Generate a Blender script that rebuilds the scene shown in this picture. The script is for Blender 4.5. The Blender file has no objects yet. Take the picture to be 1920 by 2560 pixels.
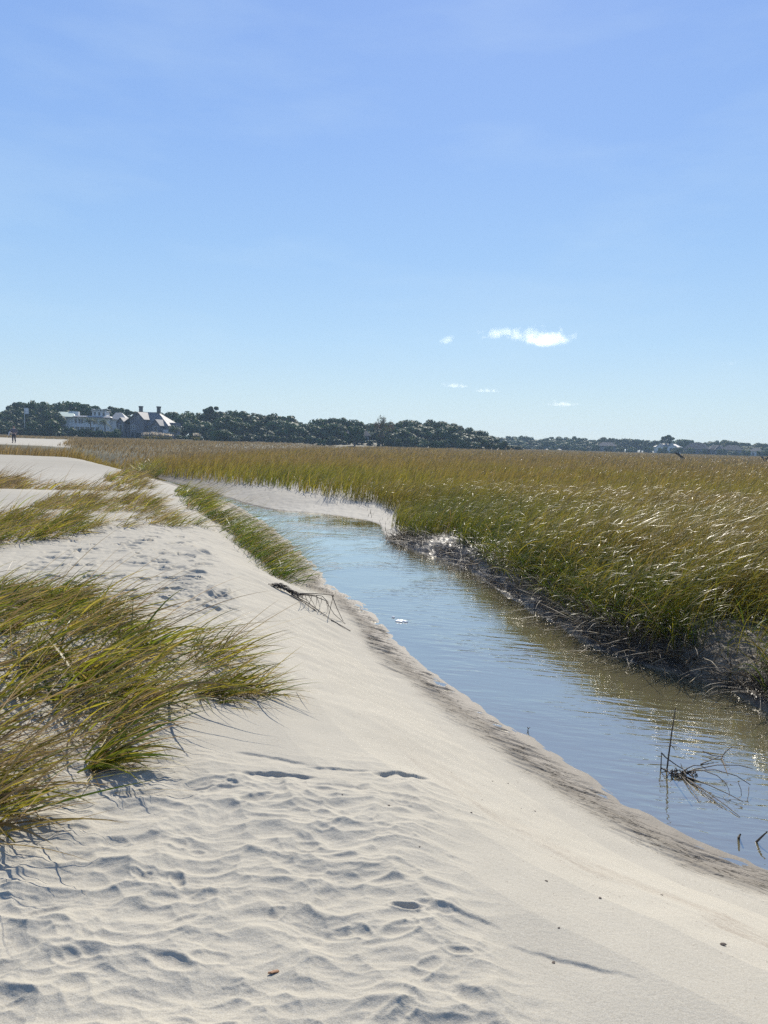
import bpy, bmesh, math, random
import numpy as np
from mathutils import Vector, Matrix

# ---------------------------------------------------------------- camera
scene = bpy.context.scene
COL = scene.collection
R = math.radians
CAM_H, PITCH, ROLL, FPX = 2.25, R(5.31), R(1.69), 1849.0     # lens length in pixels of a 1920 x 2560 frame
cam_d = bpy.data.cameras.new('camera')
cam = bpy.data.objects.new('camera', cam_d); COL.objects.link(cam)
cam_d.sensor_fit = 'VERTICAL'; cam_d.sensor_height = 36.0; cam_d.sensor_width = 27.0
cam_d.lens = 36.0 * FPX / 2560.0
cam_d.clip_start = 0.05; cam_d.clip_end = 20000
cam.matrix_world = Matrix.Translation((0, 0, CAM_H)) @ Matrix.Rotation(R(90) - PITCH, 4, 'X') @ Matrix.Rotation(ROLL, 4, 'Z')
scene.camera = cam
scene.render.engine = 'CYCLES'
cy = scene.cycles
cy.use_denoising = False; cy.adaptive_threshold = 0.004
cy.max_bounces = 6; cy.diffuse_bounces = 3; cy.glossy_bounces = 3; cy.transmission_bounces = 4
cy.transparent_max_bounces = 8; cy.volume_bounces = 1
cy.sample_clamp_indirect = 6.0
scene.view_settings.view_transform = 'Standard'; scene.view_settings.look = 'None'
scene.view_settings.exposure = 0.6; scene.view_settings.gamma = 1.0

# ---------------------------------------------------------------- sky and sun
SUN_AZ, SUN_EL = R(8), R(39)            # to the right of the view direction (+Y), above the horizon
world = bpy.data.worlds.new('World'); scene.world = world
world.use_nodes = True
wn, wl = world.node_tree.nodes, world.node_tree.links
wn.clear()
sky = wn.new('ShaderNodeTexSky'); sky.sky_type = 'NISHITA'; sky.sun_disc = False
sky.sun_elevation = SUN_EL; sky.sun_rotation = SUN_AZ
sky.altitude = 0; sky.air_density = 1.0; sky.dust_density = 0.2; sky.ozone_density = 2.0
tc = wn.new('ShaderNodeTexCoord'); sx = wn.new('ShaderNodeSeparateXYZ'); wl.new(tc.outputs['Generated'], sx.inputs[0])
rp = wn.new('ShaderNodeValToRGB'); wl.new(sx.outputs['Z'], rp.inputs[0])
SKY_STOPS = [(0.0, (.62, .76, .82)), (0.06, (.56, .745, .87)), (0.13, (.46, .695, .94)), (0.24, (.36, .60, .955)), (0.36, (.295, .51, .95)), (0.50, (.26, .45, .92)), (1.0, (.13, .26, .62))]
for i, (p, c) in enumerate(SKY_STOPS):
    e = rp.color_ramp.elements[i] if i < 2 else rp.color_ramp.elements.new(p)
    e.position = p; e.color = (*c, 1)
# the clear air of that day: the sky's colours by height, with the physical sky's brightening toward the sun
sc_ = wn.new('ShaderNodeVectorMath'); sc_.operation = 'SCALE'; wl.new(rp.outputs[0], sc_.inputs[0]); sc_.inputs['Scale'].default_value = 10.0
mu = wn.new('ShaderNodeMix'); mu.data_type = 'RGBA'; mu.inputs[0].default_value = 0.80
wl.new(sky.outputs[0], mu.inputs[6]); wl.new(sc_.outputs[0], mu.inputs[7])
vm = wn.new('ShaderNodeMapping'); vm.inputs['Scale'].default_value = (2.2, 2.2, 9.0); vm.inputs['Rotation'].default_value = (0.12, 0.2, 0.5); wl.new(tc.outputs['Generated'], vm.inputs[0])
vn = wn.new('ShaderNodeTexNoise'); vn.inputs['Scale'].default_value = 1.6; vn.inputs['Detail'].default_value = 5; vn.inputs['Roughness'].default_value = 0.55; wl.new(vm.outputs[0], vn.inputs['Vector'])
vr = wn.new('ShaderNodeMapRange'); wl.new(vn.outputs['Fac'], vr.inputs[0])
for i_, x_ in enumerate((0.48, 0.78, 0.0, 0.16)): vr.inputs[1 + i_].default_value = x_
mv = wn.new('ShaderNodeMix'); mv.data_type = 'RGBA'; wl.new(vr.outputs[0], mv.inputs[0]); wl.new(mu.outputs[2], mv.inputs[6]); mv.inputs[7].default_value = (7.0, 8.6, 9.6, 1)
mu = mv
bg = wn.new('ShaderNodeBackground'); bg.inputs['Strength'].default_value = 0.066
wl.new(mu.outputs[2], bg.inputs[0])
wo = wn.new('ShaderNodeOutputWorld'); wl.new(bg.outputs[0], wo.inputs[0])
sun_d = bpy.data.lights.new('sun', 'SUN'); sun_d.energy = 4.9; sun_d.angle = R(0.53); sun_d.color = (1.0, 0.935, 0.825)
sun = bpy.data.objects.new('sun', sun_d); COL.objects.link(sun)
sdir = Vector((math.sin(SUN_AZ) * math.cos(SUN_EL), math.cos(SUN_AZ) * math.cos(SUN_EL), math.sin(SUN_EL)))
sun.location = (30, 60, 80); sun.rotation_euler = (-sdir).to_track_quat('-Z', 'Y').to_euler()

# ---------------------------------------------------------------- helpers
def ray(px, py):
    u, v = (px - 960) / FPX, -(py - 1280) / FPX
    c, s = math.cos(ROLL), math.sin(ROLL)
    x, y = u * c - v * s, u * s + v * c
    return x, math.cos(PITCH) + y * math.sin(PITCH), -math.sin(PITCH) + y * math.cos(PITCH)
def at(px, py, z=0.0):                     # a pixel of the photograph met with the level z
    d = ray(px, py); t = (z - CAM_H) / d[2]
    return d[0] * t, d[1] * t
def far(px, py, dist):                     # a pixel of the photograph at a distance over the ground
    d = ray(px, py); t = dist / math.hypot(d[0], d[1])
    return d[0] * t, d[1] * t, CAM_H + d[2] * t
def tag(o, label=None, cat=None, group=None, kind=None):
    if label: o['label'] = label
    if cat: o['category'] = cat
    if group: o['group'] = group
    if kind: o['kind'] = kind
    return o
def link(name, me, mat=None, parent=None):
    o = bpy.data.objects.new(name, me); COL.objects.link(o)
    if mat and not me.materials: me.materials.append(mat)
    if parent: o.parent = parent
    return o
def empty(name, loc, rz=0.0):
    o = bpy.data.objects.new(name, None); COL.objects.link(o)
    o.location = loc; o.rotation_euler = (0, 0, rz); o.empty_display_size = 0.3
    return o
def mesh_np(name, V, Q, col=None, smooth=False):
    """quads Q (n,4) or triangles (n,3) over vertices V"""
    me = bpy.data.meshes.new(name); k = Q.shape[1]
    me.vertices.add(len(V)); me.vertices.foreach_set('co', np.ascontiguousarray(V, dtype=np.float32).ravel())
    me.loops.add(Q.size); me.loops.foreach_set('vertex_index', np.ascontiguousarray(Q, dtype=np.int32).ravel())
    me.polygons.add(len(Q)); me.polygons.foreach_set('loop_start', np.arange(0, Q.size, k, dtype=np.int32))
    me.polygons.foreach_set('loop_total', np.full(len(Q), k, dtype=np.int32))
    if smooth: me.polygons.foreach_set('use_smooth', np.ones(len(Q), dtype=bool))
    if col is not None:
        a = me.attributes.new('tint', 'FLOAT_COLOR', 'POINT')
        a.data.foreach_set('color', np.ascontiguousarray(col, dtype=np.float32).ravel())
    me.update(calc_edges=True)
    return me
def sstep(a, b, x):
    t = np.clip((x - a) / (b - a), 0, 1); return t * t * (3 - 2 * t)
_perm = {}
def noise(x, y, seed=0):                   # gradient noise, about -0.7 .. 0.7
    if seed not in _perm:
        rg = np.random.default_rng(seed + 11); p = rg.permutation(256); a = rg.uniform(0, 2 * np.pi, 256)
        _perm[seed] = (np.concatenate([p, p]), np.cos(a), np.sin(a))
    p, gx, gy = _perm[seed]
    xi = np.floor(x).astype(np.int64); yi = np.floor(y).astype(np.int64)
    fx, fy = x - xi, y - yi; xi &= 255; yi &= 255
    u = fx * fx * fx * (fx * (fx * 6 - 15) + 10); v = fy * fy * fy * (fy * (fy * 6 - 15) + 10)
    def g(ix, iy, dx, dy):
        h = p[p[ix & 255] + (iy & 255)]; return gx[h] * dx + gy[h] * dy
    a = g(xi, yi, fx, fy); b = g(xi + 1, yi, fx - 1, fy); c = g(xi, yi + 1, fx, fy - 1); d = g(xi + 1, yi + 1, fx - 1, fy - 1)
    return (a + u * (b - a)) * (1 - v) + (c + u * (d - c)) * v
def fbm(x, y, seed=0, oct=4, gain=0.5):
    s, amp = 0, 1
    for i in range(oct):
        s = s + amp * noise(x * 2 ** i, y * 2 ** i, seed + i); amp *= gain
    return s
def rfbm(x, y, seed=0, oct=3, gain=0.5):   # ridged
    s, amp = 0, 1
    for i in range(oct):
        s = s + amp * (1 - 2.2 * np.abs(noise(x * 2 ** i, y * 2 ** i, seed + i))); amp *= gain
    return s
def bowls(x, y, seed=0):                   # shallow bowls that meet in sharp ridges, 0 .. about 1
    xi = np.floor(x).astype(np.int64); yi = np.floor(y).astype(np.int64); best = np.full(x.shape, 9.0)
    rg_ = np.random.default_rng(seed); p = np.concatenate([rg_.permutation(256)] * 2); ja = rg_.uniform(0.1, 0.9, 256); jb = rg_.uniform(0.1, 0.9, 256); jc = rg_.uniform(0, 0.35, 256)
    for dx in (-1, 0, 1):
        for dy in (-1, 0, 1):
            h = p[p[(xi + dx) & 255] + ((yi + dy) & 255)]
            best = np.minimum(best, (xi + dx + ja[h] - x) ** 2 + (yi + dy + jb[h] - y) ** 2 + jc[h])
    return best
def tube(path, radii, sides=6):
    """vertices and quads of a tapered tube along a list of points"""
    P = [Vector(p) for p in path]; V = []; Q = []
    for i, p in enumerate(P):
        t = (P[min(i + 1, len(P) - 1)] - P[max(i - 1, 0)]).normalized()
        a = t.orthogonal().normalized() if abs(t.z) < 0.99 else Vector((1, 0, 0))
        a = (Vector((0, 0, 1)).cross(t)).normalized() if abs(t.z) < 0.95 else Vector((1, 0, 0))
        b = t.cross(a).normalized()
        for k in range(sides):
            an = 2 * math.pi * k / sides
            V.append(p + (a * math.cos(an) + b * math.sin(an)) * radii[i])
    for i in range(len(P) - 1):
        for k in range(sides):
            k2 = (k + 1) % sides
            Q.append((i * sides + k, i * sides + k2, (i + 1) * sides + k2, (i + 1) * sides + k))
    return [tuple(v) for v in V], Q
class MB:                                   # collects simple solids, becomes ONE mesh object
    def __init__(s): s.v = []; s.f = []
    def add(s, V, F):
        n = len(s.v); s.v += [tuple(v) for v in V]; s.f += [tuple(i + n for i in f) for f in F]; return s
    def box(s, x0, x1, y0, y1, z0, z1):
        return s.add([(x0, y0, z0), (x1, y0, z0), (x1, y1, z0), (x0, y1, z0), (x0, y0, z1), (x1, y0, z1), (x1, y1, z1), (x0, y1, z1)],
                     [(0, 3, 2, 1), (4, 5, 6, 7), (0, 1, 5, 4), (1, 2, 6, 5), (2, 3, 7, 6), (3, 0, 4, 7)])
    def prism(s, poly, y0, y1):             # an x-z outline drawn out along y
        n = len(poly); V = [(x, y0, z) for x, z in poly] + [(x, y1, z) for x, z in poly]
        F = [tuple(range(n)), tuple(range(2 * n - 1, n - 1, -1))] + [(i, i + n, (i + 1) % n + n, (i + 1) % n) for i in range(n)]
        return s.add(V, F)
    def hip(s, x0, x1, y0, y1, z0, z1, rx0, rx1, ry0=None, ry1=None):   # hipped roof with a ridge or flat top
        m = (y0 + y1) / 2; ry0 = m - .05 if ry0 is None else ry0; ry1 = m + .05 if ry1 is None else ry1
        return s.add([(x0, y0, z0), (x1, y0, z0), (x1, y1, z0), (x0, y1, z0), (rx0, ry0, z1), (rx1, ry0, z1), (rx1, ry1, z1), (rx0, ry1, z1)],
                     [(0, 3, 2, 1), (4, 5, 6, 7), (0, 1, 5, 4), (1, 2, 6, 5), (2, 3, 7, 6), (3, 0, 4, 7)])
    def tube(s, path, radii, sides=6): return s.add(*tube(path, radii, sides))
    def mesh(s, name, smooth=False):
        me = bpy.data.meshes.new(name); me.from_pydata(s.v, [], s.f); me.update()
        if smooth: me.polygons.foreach_set('use_smooth', [True] * len(me.polygons))
        bm = bmesh.new(); bm.from_mesh(me); bmesh.ops.recalc_face_normals(bm, faces=bm.faces); bm.to_mesh(me); bm.free()
        return me
    def build(s, name, mat, parent=None, smooth=False): return link(name, s.mesh(name, smooth), mat, parent)

# ---------------------------------------------------------------- materials
def new_mat(name):
    m = bpy.data.materials.new(name); m.use_nodes = True; nt = m.node_tree
    b = nt.nodes.get('Principled BSDF'); return m, nt, b
def N(nt, kind, **kw):
    n = nt.nodes.new(kind)
    for k, v in kw.items(): setattr(n, k, v)
    return n
def mixc(nt, fac, a, b, mode='MIX'):
    m = N(nt, 'ShaderNodeMix', data_type='RGBA', blend_type=mode)
    for i, v in ((0, fac), (6, a), (7, b)):
        if hasattr(v, 'is_output'): nt.links.new(v, m.inputs[i])
        elif i == 0: m.inputs[0].default_value = v
        else: m.inputs[i].default_value = (*v, 1) if len(v) == 3 else v
    return m.outputs[2]
def math_(nt, op, a, b=None, c=None, clamp=False):
    m = N(nt, 'ShaderNodeMath', operation=op); m.use_clamp = clamp
    for i, v in enumerate((a, b, c)):
        if v is None: continue
        if hasattr(v, 'is_output'): nt.links.new(v, m.inputs[i])
        else: m.inputs[i].default_value = v
    return m.outputs[0]
def ntex(nt, scale, detail=3, rough=0.55, vec=None, dist=0.0):
    t = N(nt, 'ShaderNodeTexNoise'); t.inputs['Scale'].default_value = scale; t.inputs['Detail'].default_value = detail
    t.inputs['Roughness'].default_value = rough; t.inputs['Distortion'].default_value = dist
    if vec is not None: nt.links.new(vec, t.inputs['Vector'])
    return t.outputs['Fac']
def ramp(nt, fac, stops):
    r = N(nt, 'ShaderNodeValToRGB'); nt.links.new(fac, r.inputs[0])
    for i, (p, c) in enumerate(stops):
        e = r.color_ramp.elements[i] if i < 2 else r.color_ramp.elements.new(p)
        e.position = p; e.color = (*c, 1)
    return r.outputs[0]
def maprange(nt, v, a, b, c=0.0, d=1.0):
    m = N(nt, 'ShaderNodeMapRange'); nt.links.new(v, m.inputs[0])
    for i, x in enumerate((a, b, c, d)): m.inputs[1 + i].default_value = x
    return m.outputs[0]
def plain(name, col, rough=0.7, var=0.25, scale=1.5, bump=0.0, metal=0.0, coord='Object'):
    m, nt, b = new_mat(name)
    t = N(nt, 'ShaderNodeTexCoord'); f = ntex(nt, scale, 4, 0.6, t.outputs[coord])
    c = mixc(nt, f, tuple(x * (1 - var) for x in col), tuple(min(1, x * (1 + var)) for x in col))
    nt.links.new(c, b.inputs['Base Color']); b.inputs['Roughness'].default_value = rough; b.inputs['Metallic'].default_value = metal
    if bump:
        bp = N(nt, 'ShaderNodeBump'); bp.inputs['Strength'].default_value = bump; bp.inputs['Distance'].default_value = 0.02
        nt.links.new(f, bp.inputs['Height']); nt.links.new(bp.outputs[0], b.inputs['Normal'])
    return m
def leafy(name, stops, trans=0.35, rough=0.42, spec=0.5, tipcol=None, vary=0.5):
    """blades and leaves: colour by the plant's own tone (tint.b), varied per blade (tint.g), some light let through"""
    m, nt, b = new_mat(name)
    a = N(nt, 'ShaderNodeAttribute', attribute_name='tint'); s = N(nt, 'ShaderNodeSeparateColor')
    nt.links.new(a.outputs['Color'], s.inputs[0])
    c = ramp(nt, s.outputs['Blue'], stops)
    v = maprange(nt, s.outputs['Green'], 0, 1, 1 - vary, 1 + vary)
    mm = N(nt, 'ShaderNodeVectorMath', operation='SCALE'); nt.links.new(c, mm.inputs[0]); nt.links.new(v, mm.inputs['Scale'])
    c = mm.outputs[0]
    if tipcol:
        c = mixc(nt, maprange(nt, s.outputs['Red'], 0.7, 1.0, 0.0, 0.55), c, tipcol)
    nt.links.new(c, b.inputs['Base Color']); b.inputs['Roughness'].default_value = rough
    b.inputs['Specular IOR Level'].default_value = spec
    tr = N(nt, 'ShaderNodeBsdfTranslucent'); nt.links.new(c, tr.inputs[0])
    mx = N(nt, 'ShaderNodeMixShader'); mx.inputs[0].default_value = trans
    nt.links.new(b.outputs[0], mx.inputs[1]); nt.links.new(tr.outputs[0], mx.inputs[2])
    nt.links.new(mx.outputs[0], nt.nodes['Material Output'].inputs[0])
    return m
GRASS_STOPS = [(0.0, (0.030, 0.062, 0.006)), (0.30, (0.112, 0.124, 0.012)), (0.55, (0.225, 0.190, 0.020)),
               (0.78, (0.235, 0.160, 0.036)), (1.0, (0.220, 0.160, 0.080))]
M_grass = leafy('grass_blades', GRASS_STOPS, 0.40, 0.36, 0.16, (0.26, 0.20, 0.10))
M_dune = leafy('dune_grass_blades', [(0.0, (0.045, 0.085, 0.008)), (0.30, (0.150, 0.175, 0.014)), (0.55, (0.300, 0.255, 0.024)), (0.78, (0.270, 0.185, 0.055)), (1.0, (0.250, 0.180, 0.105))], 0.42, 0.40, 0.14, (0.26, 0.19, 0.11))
M_dead = leafy('dead_stems', [(0.0, (0.045, 0.033, 0.020)), (0.5, (0.14, 0.105, 0.065)), (1.0, (0.30, 0.24, 0.14))], 0.1, 0.55, 0.2)
M_leaf = leafy('tree_leaves', [(0.0, (0.022, 0.040, 0.018)), (0.5, (0.042, 0.062, 0.022)), (0.85, (0.075, 0.085, 0.030)), (1.0, (0.12, 0.075, 0.045))], 0.30, 0.5, 0.4)
M_bark = plain('bark', (0.11, 0.085, 0.065), 0.9, 0.4, 6, 0.4)
M_stick = plain('wet_dead_wood', (0.05, 0.036, 0.024), 0.65, 0.5, 30, 0.3)

# ---------------------------------------------------------------- the lie of the land
def smooth_line(pts, n=6):
    P = np.array(pts, float); out = []
    for i in range(len(P) - 1):
        p0, p1, p2, p3 = P[max(i - 1, 0)], P[i], P[i + 1], P[min(i + 2, len(P) - 1)]
        for k in range(n):
            t = k / n
            out.append(0.5 * ((2 * p1) + (-p0 + p2) * t + (2 * p0 - 5 * p1 + 4 * p2 - p3) * t * t + (-p0 + 3 * p1 - 3 * p2 + p3) * t ** 3))
    out.append(P[-1]); return np.array(out)
SHORE_L = smooth_line([(-24, 60), (-17, 47), (-11.6, 38.2), (-6.1, 27.4), (-3.9, 21.9), (-2.73, 18.4), (-1.8, 15.3), (-1.09, 12.67), (-0.75, 11.28),
                       (-0.30, 10.35), (-0.02, 9.27), (0.38, 7.6), (0.77, 6.54), (1.06, 5.79), (1.32, 5.27), (1.51, 4.77), (1.73, 4.35), (1.94, 4.05),
                       (2.25, 3.80), (3.2, 3.0), (6, 1.2), (12, -1.5), (30, -8)], 4)
SHORE_R = smooth_line([(-24, 60), (-17.2, 49), (-12.3, 40.4), (-6.9, 30.1), (-4.7, 25.6), (-3.4, 23.7), (-1.88, 23.0), (-0.3, 21.1), (0.0, 18.9), (0.1, 17.3), (0.28, 16.71),
                       (0.66, 15.65), (1.17, 14.49), (1.6, 13.2), (1.80, 11.9), (2.03, 10.6), (2.18, 9.86), (2.34, 9.01), (2.45, 8.30), (2.75, 7.68), (3.15, 7.25),
                       (3.36, 6.85), (3.42, 6.31), (3.9, 5.6), (6, 4.4), (13, 2.5), (31, -3)], 4)
CREEK = np.concatenate([SHORE_L, SHORE_R[::-1]])
def seg_dist(x, y, line):
    best = np.full(x.shape, 1e18)
    for (ax, ay), (bx, by) in zip(line[:-1], line[1:]):
        dx, dy = bx - ax, by - ay; L2 = dx * dx + dy * dy + 1e-12
        t = np.clip(((x - ax) * dx + (y - ay) * dy) / L2, 0, 1)
        best = np.minimum(best, (x - ax - t * dx) ** 2 + (y - ay - t * dy) ** 2)
    return np.sqrt(best)
def inside(x, y, poly):
    c = np.zeros(x.shape, bool); j = len(poly) - 1
    for i in range(len(poly)):
        xi, yi = poly[i]; xj, yj = poly[j]
        if yi != yj:
            c ^= ((yi > y) != (yj > y)) & (x < (xj - xi) * (y - yi) / (yj - yi) + xi)
        j = i
    return c
PL = np.array([(0, 0), (0.12, 0.008), (0.35, 0.035), (0.7, 0.12), (1.1, 0.31), (1.5, 0.50), (1.85, 0.63), (2.2, 0.69), (3, 0.715), (5, 0.74), (12, 0.78), (60, 0.75)])
PR = np.array([(0, 0), (0.08, 0.07), (0.28, 0.22), (0.6, 0.33), (1.3, 0.37), (4, 0.40), (400, 0.42)])
PB = np.array([(0, 0), (0.5, 0.03), (1.2, 0.09), (2.2, 0.22), (3.2, 0.32), (5, 0.38), (400, 0.42)])
def prof(P, d): return np.interp(d, P[:, 0], P[:, 1])
RIDGES = [(12.6, 0.10, -3.0, 1.3), (16.6, 0.16, -5.0, 1.6), (24.0, 0.13, -8.5, 2.4), (32.5, 0.12, -10.5, 3.0), (45.0, 0.14, -14, 4.0)]
rs = np.random.default_rng(5)
DENTS = []
for i in range(260):                        # trampled sand close by
    DENTS.append((rs.uniform(-2.6, 0.75), rs.uniform(1.0, 3.7), rs.uniform(0.025, 0.075), rs.uniform(0.4, 0.75), rs.normal(0.1, 0.6), rs.uniform(0.002, 0.006)))
for i in range(12):                         # fresher footprints
    DENTS.append((rs.uniform(-2.2, 0.7), rs.uniform(1.5, 3.3), rs.uniform(0.05, 0.09), rs.uniform(0.38, 0.5), rs.normal(0.1, 0.6), rs.uniform(0.007, 0.013)))
for i in range(150):                         # prints on the flat top behind the grass
    yy = rs.uniform(6.3, 12.2); DENTS.append((rs.uniform(-2.3 - 0.22 * yy, 0.35 - 0.24 * yy), yy, rs.uniform(0.06, 0.15), rs.uniform(0.4, 0.7), rs.normal(0, 0.5), rs.uniform(0.018, 0.05)))
# small broken ledges in the sand: (x range, y at both ends, bow, drop)
LEDGES = [(-0.02, 0.27, 3.42, 3.62, 0.02, 0.035), (-0.34, -0.03, 3.40, 3.46, -0.02, 0.018), (-0.62, -0.26, 3.28, 3.27, 0.03, 0.028), (-0.70, -0.32, 3.52, 3.42, 0.02, 0.014),
          (-0.45, 0.0, 3.12, 3.22, 0.03, 0.008), (0.42, 0.80, 2.18, 2.06, 0.0, 0.009), (-0.9, -0.5, 3.05, 3.12, 0.03, 0.012), (0.22, 0.42, 2.33, 2.26, 0.0, 0.009)]
def land(x, y, fine=True):
    """height and surface (wet, mud, shell band) of the ground at x, y"""
    r = np.hypot(x, y); near = r < 75
    dl = np.full(x.shape, 1e3); dr = np.full(x.shape, 1e3); ins = np.zeros(x.shape, bool)
    xn, yn = x[near], y[near]
    dl[near] = seg_dist(xn, yn, SHORE_L); dr[near] = seg_dist(xn, yn, SHORE_R); ins[near] = inside(xn, yn, CREEK)
    fr = ~near
    dl[fr] = np.hypot(x[fr] + 24, y[fr] - 60); dr[fr] = np.where(x[fr] > -24 + (y[fr] - 60) * 0.1, dl[fr] * 0.6, dl[fr] * 1.4)
    wob = np.where(near, 0.07 * noise(x * 1.3, y * 1.3, 3) + 0.03 * noise(x * 6, y * 6, 4), 0)
    dlw = dl + wob * np.clip(r / 8, 0.5, 2); drw = dr + wob * 1.5
    w = sstep(-1.5, 1.5, dr - dl)                                     # 1 on the sand side
    far_bank = sstep(14.5, 18.5, y)
    zr = prof(PR, np.maximum(drw, 0)) * (1 - far_bank) + prof(PB, np.maximum(drw, 0)) * far_bank
    zl = prof(PL, np.maximum(dlw, 0))
    # hummocks of the dune on the sand side
    hum = np.zeros_like(x)
    for yc, amp, xe, wid in RIDGES:
        yy = yc + 0.12 * (x - xe) * -0.6 + 0.9 * noise(x * 0.18, y * 0.02 + yc, 7)
        t = (y - yy) / wid
        hum += amp * np.where(t < 0, np.exp(-(t * 1.1) ** 2), np.exp(-(t * 0.75) ** 2)) * sstep(xe + 1.2, xe - 2.5, x)
    hum += 0.10 * np.exp(-(((x + 2.2) / 1.4) ** 2 + ((y - 5.2) / 1.5) ** 2)) + 0.06 * noise(x * 0.5, y * 0.4, 9) * sstep(4, 7, r)
    zl = zl + hum * sstep(1.6, 3.0, dlw)
    # rise where a person stands, and the wooded shores
    zl = zl + 0.45 * sstep(60, 78, y) * sstep(-18, -34, x) * (1 - sstep(180, 230, y)) * near.astype(float)
    z = zl * w + zr * (1 - w)
    rise = sstep(54, 64, y) * sstep(-18, -34, x)
    z = np.where(fr, 0.5 + 0.65 * rise, z * (1 - rise) + 1.15 * rise)
    shore = 250 + 246 * sstep(40, 78, x)
    z = z + (2.05 - 1.5 * sstep(40, 80, x)) * sstep(shore + 2, shore + 26, r) * (1 - 0.6 * rise)
    z = z + np.where(fr, 0.1 * noise(x * 0.03, y * 0.03, 12), 0)
    depth = np.minimum(dl, dr)
    zb = -0.02 - 0.30 * sstep(0.0, 1.2, depth) - 0.03 * noise(x * 2, y * 2, 14)
    zb = np.maximum(zb, -0.02 - depth * 0.35)
    zin = np.where(w > 0.5, -dlw * 0.12, -drw * 0.5)
    z = np.where(ins, np.where(depth < 0.05, np.maximum(zb, zin), zb), z)
    mud = np.where(ins, sstep(0.35, 0.8, depth) * 0.6, (1 - w))
    bare_ = (y > 66) & (y < 150) & (x < -0.415 * y - 0.5)
    mud = np.where((r > 60) & ~bare_ & ((x > -17) | (y > 50)), 1.0, mud)
    damp_n = 0.10 * fbm(x * 2.2, y * 2.2, 21, 3) if fine else 0
    wet = np.where(ins, 1.0, np.where(w > 0.5, 1 - sstep(0.14, 0.55, dlw + damp_n), 1 - 0.6 * sstep(0.5, 2.5, drw) * far_bank - 0.25 * (1 - far_bank)))
    mud = np.where((np.hypot((x - 3.8) / 0.7, (y - 7.6) / 0.8) < 1.0) & ~ins, 0.25, mud)
    wet = np.where(fr, 0.0, wet)
    dband = dlw
    if fine:
        m = near & (r < 48)
        X, Y = x[m], y[m]; D = dlw[m]; W = w[m]; I = ins[m]; RR = r[m]; h = np.zeros_like(X)
        dry = sstep(0.75, 1.15, D) * W
        # trampled, wind-smoothed sand close by
        ch = sstep(0.62, 0.10, X + 0.35 * fbm(X * 1.6, Y * 1.6, 31, 2) - 0.12 * np.abs(Y - 2.1)) * sstep(3.75, 3.0, Y + 0.4 * noise(X * 1.5, Y * 1.5, 33)) * dry
        wx, wy = X + 0.09 * noise(X * 4, Y * 4, 35), Y + 0.07 * noise(X * 4 + 9, Y * 4, 36)
        rip = 0.013 * rfbm(wx * 2.6, wy * 5.6, 37, 4, 0.5) + 0.009 * np.abs(noise(wx * 5, wy * 9, 39)) + 0.005 * noise(X * 11, Y * 16, 40)
        dent = np.zeros_like(X)
        sel0 = np.nonzero((RR < 13.5) & (W > 0.5) & (D > 0.7))[0]
        xs, ys = X[sel0], Y[sel0]; o = np.argsort(ys); sel0 = sel0[o]; xs = xs[o]; ys = ys[o]
        for (cx, cy_, a, asp, ang, dp) in DENTS:
            i0, i1 = np.searchsorted(ys, cy_ - a * 1.7), np.searchsorted(ys, cy_ + a * 1.7)
            if i1 <= i0: continue
            dx, dy = xs[i0:i1] - cx, ys[i0:i1] - cy_
            k = np.abs(dx) < a * 1.7
            if not k.any(): continue
            dx, dy = dx[k], dy[k]; ii = sel0[i0:i1][k]
            u = (dx * math.cos(ang) + dy * math.sin(ang)) / a; v = (-dx * math.sin(ang) + dy * math.cos(ang)) / (a * asp)
            q = np.sqrt(u * u + v * v) + 0.12 * noise(X[ii] * 20, Y[ii] * 20, 44)
            bowl = -dp * (1 - np.clip(q, 0, 1) ** 2)
            kk = sstep(1.05, 0.8, q)
            dent[ii] = dent[ii] * (1 - 0.75 * kk) + bowl * kk + 0.38 * dp * np.exp(-((q - 1.15) / 0.22) ** 2)
        flat_top = sstep(6.0, 7.0, Y) * sstep(13.2, 12.0, Y) * sstep(1.7, 2.2, D)
        big_ = 0.016 * rfbm(wx * 1.3 + 5, wy * 2.4, 41, 2, 0.4)
        bw = 0.034 * bowls(wx * 5.2 + 0.9 * wy, wy * 7.4 - 0.6 * wx, 5) + 0.020 * bowls(wx * 10.5 + 0.35 * noise(X * 7, Y * 7, 43), wy * 15.0, 6)
        h += ch * (0.62 * rip + 0.55 * big_ + bw * (0.75 + 0.5 * noise(X * 1.7, Y * 1.7, 45)) + 1.2 * dent) + (1 - ch) * dent * np.maximum(flat_top, 0.0)
        h += flat_top * W * (0.006 * noise(X * 14, Y * 10, 46) + 0.012 * np.maximum(0, rfbm(X * 3, Y * 3, 47, 3) - 0.9) * -1.0)
        clod = np.exp(-(((X + 1.75 + 0.25 * (Y - 7)) / 0.62) ** 2 + ((Y - 7.1) / 0.95) ** 2)) * sstep(1.75, 2.1, D)
        h += clod * (0.045 * noise(X * 9, Y * 7, 48) + 0.035 * np.abs(noise(X * 19, Y * 14, 49)))
        # broken edge along the top of the bank
        ce = D - 1.95 - 0.16 * fbm(X * 1.7, Y * 1.7, 50, 4)
        edge = sstep(5.8, 7.2, Y) * sstep(12.8, 11.5, Y) * W * sstep(-0.15, 0.25, noise(X * 0.9, Y * 0.9, 52))
        h += edge * (0.045 * sstep(-0.015, 0.015, ce) - 0.045 * sstep(0.015, 0.5, ce)) + edge * np.exp(-(ce / 0.14) ** 2) * 0.018 * noise(X * 22, Y * 16, 53)
        # soft shapes everywhere on dry sand
        h += dry * (0.012 * noise(X * 1.1, Y * 0.9, 55) + 0.003 * noise(X * 7, Y * 5, 56)) * np.clip(RR / 4, 0.6, 1)
        # faint lines of old water levels running with the shore
        h += dry * sstep(2.2, 1.6, D) * 0.0022 * noise(D * 16, (X + Y) * 0.6, 57)
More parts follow.
